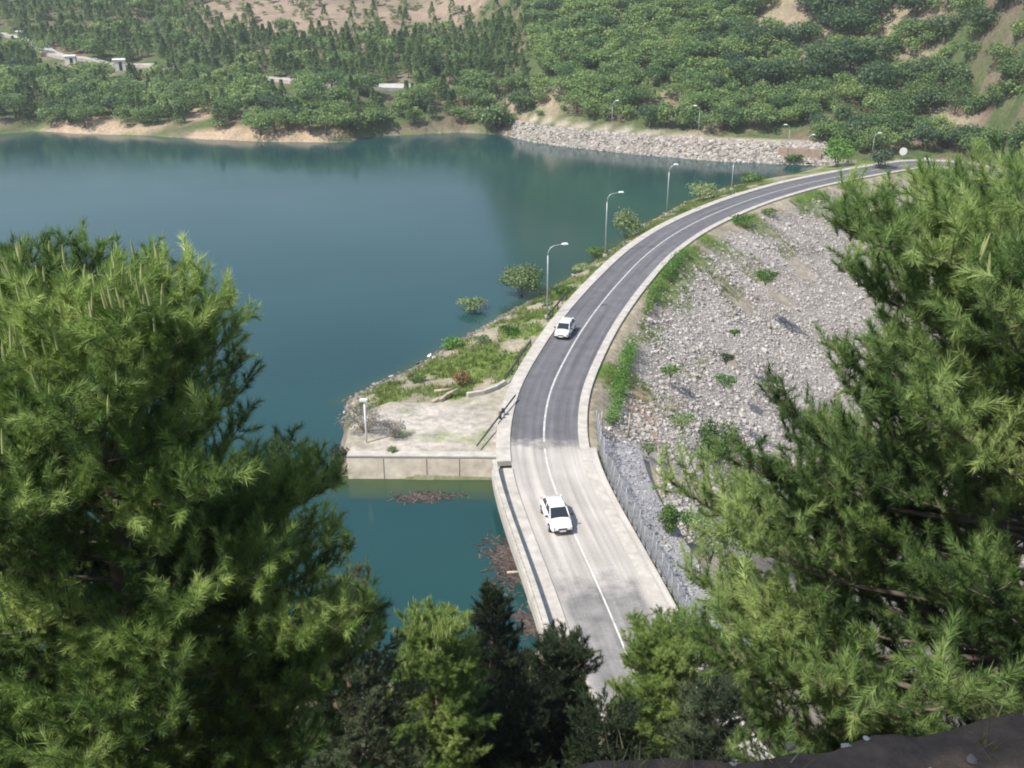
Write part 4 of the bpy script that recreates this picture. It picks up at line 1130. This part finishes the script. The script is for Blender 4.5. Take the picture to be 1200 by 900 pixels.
_mb = MB(); _mb.tube([(0, 0, 0), (0, 0, .6), (0, 0, 1)], [.016, .015, .004], 6, cap=False); SHOOT = _mb.mesh('shoot', M['candle'])
def pine(name, base, h, prof, seed, label, cat='tree', grp=None, nneed=92, L=.20, nl=.115, w_=.0062, whorl=.42, per=6, sub=.11, mat=None, candles=True, low=.12, tuft_scale=1.0, droop=0.0, dens=1.0, lean=(0, 0), gap=None, cmax=100):
    r = np.random.default_rng(seed); o = empty(name, tuple(base), 0, label, cat, grp)
    pr_h = [p[0] for p in prof]; pr_r = [p[1] for p in prof]
    axis_ = lambda t: np.array([lean[0] * t ** 1.5 + .12 * math.sin(3 * t + seed), lean[1] * t ** 1.5 + .12 * math.cos(2.3 * t + seed), h * t])
    rt = .022 * h
    tr = MB(); ts = np.linspace(0, .985, 14); tr.tube([axis_(t) - (np.array([0, 0, .4]) if t == 0 else 0) for t in ts], [rt * (1 - t) ** .8 + .012 for t in ts], 9)
    tr.build('trunk', M['bark'], o)
    br_ = MB(); TP = []; TD = []; TH = []; TS = []
    z = low * h; wi_ = 0
    while z < h * .985:
        t = z / h; Rr = np.interp(t, pr_h, pr_r)
        for k in range(per + (3 if t < .7 else 1)):
            az = 2.399 * (wi_ * per + k) + r.uniform(-.35, .35)
            ln = Rr * r.uniform(.72, 1.12)
            if r.random() < .12: ln *= .6
            if gap and gap(az % 6.283, t): continue
            el0 = np.radians(np.interp(t, [0, .5, .85, 1], [2 - droop, 12, 24, 48])) + r.normal(0, .1)
            el1 = el0 + np.radians(np.interp(t, [0, 1], [34, 14]))
            st = axis_(min(.98, t + r.uniform(-.02, .02))); pts = [st]; dirs = []
            K = 6
            cap_ = math.asin(min(.98, max(.02, (h + .22 - st[2]) / max(ln, .1))))
            for j in range(K):
                e_ = el0 + (el1 - el0) * (j / (K - 1)) ** 1.6; e_ = min(e_, cap_ * (1.1 if j > 3 else .9)); az += r.normal(0, .09)
                dv = np.array([math.cos(az) * math.cos(e_), math.sin(az) * math.cos(e_), math.sin(e_)])
                pts.append(pts[-1] + dv * ln / K); dirs.append(dv)
            rb = max(.008, .013 * ln * (1.15 - .5 * t))
            br_.tube(pts, [max(.005, rb * (1 - .85 * j / K)) for j in range(K + 1)], 5, cap=False)
            P = np.array(pts)
            def along(f):
                q = f * K; j = min(int(q), K - 1); return P[j] + (P[j + 1] - P[j]) * (q - j), dirs[j]
            # terminal tuft
            for f in (1.0, .93, .85):
                p_, d_ = along(f); TP.append(p_); TD.append(d_ + np.array([0, 0, .45]) + .35 * r.normal(size=3)); TH.append(f == 1.0); TS.append(1.0)
            f0 = max(.16, 1 - 2.2 / max(ln, .4)) if ln > 1.2 else .12
            ns = max(2, int(ln * (1 - f0) / sub * dens)); sgn = 1
            for q in range(ns):
                f = f0 + (1 - f0) * (q + r.random() * .8) / ns
                p_, d_ = along(min(f, .99)); sgn = -sgn
                sidev = np.cross(d_, [0, 0, 1]); sidev /= np.linalg.norm(sidev) + 1e-9; upv = np.cross(sidev, d_); ro = r.uniform(-.5, 1.2); sidev = sidev * math.cos(ro) + upv * sgn * -math.sin(ro) * (-1 if True else 1)
                sl = (1.08 - f) * ln * r.uniform(.35, .75); sl = min(max(sl, .18), .95)
                dv = d_ * .75 + sidev * sgn * r.uniform(.5, 1.1) + np.array([0, 0, r.uniform(.0, .55)]); dv /= np.linalg.norm(dv)
                e1 = p_ + dv * sl * .6; dv2 = dv + np.array([0, 0, .45]); dv2 /= np.linalg.norm(dv2); e2 = e1 + dv2 * sl * .4
                br_.tube([p_, e1, e2], [max(.004, rb * .4), .005, .004], 4, cap=False)
                TP.append(e2); TD.append(dv2 + .4 * r.normal(size=3)); TH.append(True); TS.append(1.0)
                m_ = int(sl / .14)
                for w in range(m_):
                    g_ = (w + .6) / (m_ + .4); TP.append(p_ + (e1 - p_) * min(1, g_ / .6) if g_ < .6 else e1 + (e2 - e1) * (g_ - .6) / .4)
                    s3 = np.cross(dv, r.normal(size=3)); TD.append(dv * .7 + s3 * .6 + np.array([0, 0, .35])); TH.append(False); TS.append(.88)
        z += whorl * r.uniform(.85, 1.15) * (1.0 if t < .8 else .72); wi_ += 1
    p_ = axis_(.985)
    for q in range(4): TP.append(p_ - np.array([0, 0, .1 * q])); TD.append(np.array([.2 * r.normal(), .2 * r.normal(), 1])); TH.append(True); TS.append(1)
    br_.build('bough', M['twig'], o)
    TP = np.array(TP); TD = np.array(TD); TS = np.array(TS) * r.uniform(.8, 1.2, len(TP)) * tuft_scale; TH = np.array(TH); n = len(TP)
    temps = np.stack([tuft_template(r, nneed, L, nl, w_) for _ in range(6)])
    Fm = frames(TD, r); k = r.integers(0, 6, n)
    V = np.einsum('nij,nkj->nki', Fm, temps[k] * TS[:, None, None]) + (TP - TD / np.linalg.norm(TD, axis=1)[:, None] * L * .5)[:, None]
    big_ = fbm(TP[:, 0] * 1.0 + TP[:, 2] * .6, TP[:, 1] + TP[:, 2] * .7, 1.1, seed, 3)
    tint = np.clip(.52 + (big_ - .5) * 1.7 + .14 * r.normal(size=n), 0, 1)
    tint = np.clip(np.repeat(tint, nneed) + .08 * r.normal(size=n * nneed), 0, 1)
    cr = link('needle_crown', np_mesh('needle_crown', V.reshape(-1, 3), np.arange(n * nneed * 3).reshape(-1, 3), mat or M['needles'], tint=np.repeat(tint, 3)), o)
    if candles:
        idx_ = np.where(TH & (TP[:, 2] > h * .42))[0]; spots = []
        for i in idx_:
            t = TP[i][2] / h
            if r.random() > np.interp(t, [.42, .7, .9, 1], [.01, .05, .28, .8]): continue
            for q in range(r.integers(1, 4)):
                spots.append((TP[i] + TD[i] / np.linalg.norm(TD[i]) * .07 + r.normal(0, .025, 3), np.array([r.normal(0, .1), r.normal(0, .1), 1.0]) + .12 * TD[i], r.uniform(.16, .30)))
        spots.sort(key=lambda p: -p[0][2] - .5 * (np.array(base) + p[0])[1] * -1 + 1.6 * r.random())
        for b_, d_, l in spots[:cmax]:
            so_ = bpy.data.objects.new('shoot', SHOOT); COL.objects.link(so_); so_.parent = o; so_.location = b_; so_.scale = (.85, .85, l * .82)
            so_.rotation_euler = Vector(d_).to_track_quat('Z', 'Y').to_euler()
        cb = MB()
        for b_, d_, l in spots[100:100]: cb.tube([b_, b_ + d_ * l * .6, b_ + d_ * l], [.016, .015, .004], 5, cap=False)
        if cb.v: tag(cb.build('shoot_cluster', M['candle'], o), kind='stuff')
    log(name, 'tufts', n)
    return o

def base_on_hill(px, y):
    x = (px - 600) / F
    return x
def pine_at(px, ytop, ydist, label, prof_px, seed, **kw):
    """stand a pine on the hillside so that its tip is seen at (px, ytop) from the terrace; prof_px = [(image y, crown radius m)]"""
    tip = deep(px, ytop, ydist); z0 = float(height(np.array([tip[0]]), np.array([tip[1]]))[0])
    h = tip[2] - z0
    prof = []
    for y_, r_ in prof_px:
        z = deep(px, y_, ydist)[2]; prof.append(((z - z0) / h, r_))
    prof.sort()
    return pine('pine_tree', (tip[0], tip[1], z0), h, prof, seed, label, **kw)

pine_at(70, 352, 9.0, 'large sunlit pine with many pale shoots filling the left foreground', [(352, .7), (375, 1.05), (410, 1.35), (455, 1.75), (500, 2.05), (600, 2.5), (690, 2.8), (800, 3.05), (1000, 3.0), (1300, 1.8)], 11, low=.10, whorl=.34, per=6, cmax=100, sub=.09, tuft_scale=1.08)
pine_at(1330, 285, 9.6, 'tall pine with upright pale shoots filling the right foreground', [(285, 1.2), (300, 1.8), (325, 2.65), (360, 3.1), (410, 3.35), (470, 3.45), (530, 3.55), (600, 3.7), (680, 4.1), (760, 4.4), (850, 4.4), (1000, 3.2), (1250, 1.4)], 23, low=.12, whorl=.31, per=7, cmax=100, sub=.09, tuft_scale=1.08, mat=M['needlesdeep'])
pine_at(505, 735, 22.0, 'small bright green pine at the bottom between the dark trees and the left pine', [(735, .8), (752, 1.25), (785, 1.5), (830, 1.7), (880, 1.8), (1000, 1.4)], 31, nneed=60, w_=.010, L=.24, nl=.14, mat=M['pinemid'], candles=True, whorl=.34)
pine_at(785, 748, 24.0, 'bushy bright green pine standing before the near end of the road', [(748, .9), (762, 1.4), (790, 1.75), (830, 1.9), (880, 1.8), (940, 1.4), (1000, .8)], 37, nneed=60, w_=.010, L=.24, nl=.14, mat=M['pinemid'], candles=False, whorl=.32, per=7)
pine_at(660, 760, 25.0, 'round topped pine with shade toned into its dark needles covering the near left edge of the road', [(760, .7), (775, 1.1), (805, 1.4), (850, 1.5), (910, 1.4), (1000, .9)], 41, nneed=56, w_=.011, L=.24, nl=.14, mat=M['darkshaded'], candles=False, whorl=.34, per=7)
pine_at(572, 695, 27.0, 'pine with shade put into its needle colour rising in front of the inlet water', [(695, .3), (720, .75), (755, 1.2), (810, 1.6), (870, 1.8), (1000, 1.1)], 43, nneed=50, w_=.012, L=.26, nl=.15, mat=M['darkshaded'], candles=False, whorl=.42)
pine_at(592, 832, 23.0, 'low dark pine with shade coloured into its needles at the bottom of the hillside', [(815, .9), (835, 1.4), (880, 1.8), (940, 1.7), (1040, .8)], 47, nneed=50, w_=.012, L=.26, nl=.15, mat=M['darkshaded'], candles=False, whorl=.40)
pine_at(410, 690, 15.0, 'thin grey green pine just behind the left foreground pine', [(690, .4), (720, .75), (760, 1.0), (820, 1.3), (900, 1.5), (1000, 1.2)], 53, nneed=54, w_=.009, mat=M['pinegrey'], candles=False, whorl=.36, per=6)
pine_at(715, 838, 21.0, 'dark low pine at the bottom edge beneath the bushy bright pine', [(838, .8), (855, 1.2), (900, 1.5), (1000, 1.0)], 59, nneed=50, w_=.012, mat=M['darkshaded'], candles=False, whorl=.40)
pine_at(835, 812, 21.0, 'low grey green pine at the bottom between the bright pine and the right hand pine', [(812, .5), (830, .9), (860, 1.3), (900, 1.5), (1000, 1.0)], 61, nneed=50, w_=.011, mat=M['pinegrey'], candles=False, whorl=.36)
pine('pine_tree', (-1.7, -.3, EYE - 1.9), 6.5, [(.45, .3), (.55, 1.2), (.7, 1.45), (.85, 1.1), (1, .3)], 71, 'unseen pine added behind the viewpoint to shade the earth ledge', nneed=40, w_=.012, low=.5, candles=False)  # out-of-view tree, added only to throw shade on the ledge
# ------------------------------------------------------------------ ledge under the viewer
lx = np.arange(-2.5, 4.0, .05); ly = np.arange(-1.5, 2.6, .05); LX, LY = np.meshgrid(lx, ly)
edge = 1.68 + .15 * LX + .10 * (fbm(LX, LY * 0, .5, 5, 3) - .5)
LZ = EYE - 1.66 + .16 * (fbm(LX, LY, .35, 8, 4) - .5) - np.clip(LY - edge, 0, 9) * 2.6
li_ = np.arange(LX.size).reshape(LX.shape)
lq = np.stack([li_[:-1, :-1], li_[:-1, 1:], li_[1:, 1:], li_[1:, :-1]], -1).reshape(-1, 4)
cl = np.tile(np.array([.15, .115, .09]), (LX.size, 1)); nn_ = fbm(LX.ravel(), LY.ravel(), .25, 15, 4)[:, None]
cl = cl * (.6 + .8 * nn_)
o = link('ground_ledge', np_mesh('ground_ledge', np.stack([LX.ravel(), LY.ravel(), LZ.ravel()], 1), lq, ground_mat('ledge_soil', .5, 14), smooth=True, color=cl)); tag(o, kind='structure')

for (px, py, sz, lb, mt) in ((995, 868, .016, 'pale stone lying on the shaded earth ledge', 'riprap'), (1015, 866, .008, 'small stone right of the pale stone on the ledge', 'riprap'), (925, 876, .018, 'dull flat rock left of the pale stone on the shaded ledge', 'shorestone')):
    d_ = ray(px, py); t_ = np.linspace(1, 6, 900); Q = d_[None] * t_[:, None]
    ed_ = 1.69 + .145 * Q[:, 0]; zz_ = -1.66 - np.clip(Q[:, 1] - ed_, 0, 9) * 2.6
    k_ = int(np.argmax(Q[:, 2] < zz_)); q = Q[k_] + np.array([0, 0, EYE + .0]); q[2] = LZ[int(np.clip(round((q[1] - ly[0]) / .05), 0, len(ly) - 1)), int(np.clip(round((q[0] - lx[0]) / .05), 0, len(lx) - 1))]
    o = stones('stone', np.array([[q[0], q[1], q[2] + sz * .3]]), np.array([sz]), M[mt], .7); tag(o, lb, 'stone')
# pebbles and fallen needles on the ledge
kx = rng.uniform(-1, 2.6, 700); ky = rng.uniform(1.0, 1.72, 700); k_ = np.clip(np.round((kx - lx[0]) / .05).astype(int), 0, len(lx) - 1); m_ = np.clip(np.round((ky - ly[0]) / .05).astype(int), 0, len(ly) - 1)
o = stones('pebbles', np.stack([lx[k_], ly[m_], LZ[m_, k_]], 1) + rng.normal(0, .01, (700, 3)) * [2, 2, .3], np.clip(rng.lognormal(-5.3, .5, 700), .003, .014), M['shorestone'], .6); tag(o, 'small pebbles scattered over the earth ledge', kind='stuff')
kx = rng.uniform(-.6, 2.6, 900); ky = rng.uniform(1.2, 2.0, 900); k_ = np.clip(np.round((kx - lx[0]) / .05).astype(int), 0, len(lx) - 1); m_ = np.clip(np.round((ky - ly[0]) / .05).astype(int), 0, len(ly) - 1)
cl_ = fbm(kx, ky, .3, 133, 3) > .52
C = np.repeat(np.stack([lx[k_], ly[m_], LZ[m_, k_]], 1)[cl_], 9, 0); C = C + rng.normal(0, .025, C.shape) * [1, 1, .1]; n_ = len(C)
a_ = rng.uniform(0, 6.28, n_); h_ = rng.uniform(.015, .06, n_); w_ = .0022; le = rng.normal(0, .7, (n_, 2))
V = np.stack([C + np.stack([np.cos(a_) * w_, np.sin(a_) * w_, 0 * a_ - .005], 1), C - np.stack([np.cos(a_) * w_, np.sin(a_) * w_, 0 * a_ + .005], 1), C + np.stack([le[:, 0] * h_, le[:, 1] * h_, h_], 1)], 1).reshape(-1, 3)
o = link('grass', np_mesh('grass', V, np.arange(len(V)).reshape(-1, 3), leafmat('ledge_grass', (.08, .08, .03), (.20, .18, .08), (.36, .30, .15), .2, False), tint=np.repeat(rng.random(n_), 3))); tag(o, 'dry grass and needle litter on the earth ledge', kind='stuff')
# ------------------------------------------------------------------ summer haze over the valley
hm = bpy.data.materials.new('haze'); hm.use_nodes = True; hn = hm.node_tree
for n_ in list(hn.nodes):
    if n_.type == 'BSDF_PRINCIPLED': hn.nodes.remove(n_)
pv = hn.nodes.new('ShaderNodeVolumePrincipled'); pv.inputs['Density'].default_value = HAZE; pv.inputs['Color'].default_value = (.86, .92, 1, 1); pv.inputs['Anisotropy'].default_value = .2
hn.links.new(pv.outputs[0], hn.nodes['Material Output'].inputs['Volume'])
mb = MB(); mb.box((0, 450, 80), (1500, 1200, 220)); hz = mb.build('haze', hm); hz['kind'] = 'stuff'; hz['label'] = 'thin summer haze over the lake and hills'

# ------------------------------------------------------------------ sky, sun, camera
SUN_EL, SUN_AZ = R(54), R(236)      # azimuth of the sun measured clockwise from +Y (north)
wd = bpy.data.worlds.new('World'); SC.world = wd; wd.use_nodes = True
nt = wd.node_tree; bg = nt.nodes['Background']
sky = nt.nodes.new('ShaderNodeTexSky'); sky.sky_type = 'NISHITA'; sky.sun_disc = False
sky.sun_elevation = SUN_EL; sky.sun_rotation = SUN_AZ; sky.air_density = 1.2; sky.dust_density = 1.5
nt.links.new(sky.outputs[0], bg.inputs[0]); bg.inputs[1].default_value = .11
sl = bpy.data.lights.new('sun', 'SUN'); sl.energy = 4.0; sl.angle = R(.5); sl.color = (1, .95, .87)
so = bpy.data.objects.new('sun', sl); COL.objects.link(so)
to_sun = Vector((math.sin(SUN_AZ) * math.cos(SUN_EL), math.cos(SUN_AZ) * math.cos(SUN_EL), math.sin(SUN_EL)))
so.rotation_euler = to_sun.to_track_quat('Z', 'Y').to_euler()
so.location = (0, -20, 80)
cam = bpy.data.cameras.new('camera'); cam.sensor_width = 36; cam.lens = 36 * F / 1200; cam.clip_end = 4000; cam.clip_start = .1
co = bpy.data.objects.new('camera', cam); COL.objects.link(co); co.location = (0, 0, EYE); co.rotation_euler = (R(90) - PITCH, 0, 0)
SC.camera = co
vs = SC.view_settings; vs.view_transform = 'Standard'; vs.look = 'None'; vs.exposure = .58; vs.gamma = 1; vs.use_curve_mapping = False
SC.cycles.max_bounces = 6; SC.cycles.diffuse_bounces = 3; SC.cycles.use_denoising = True
SC.cycles.pixel_filter_type = 'BLACKMAN_HARRIS'; SC.cycles.filter_width = 1.9
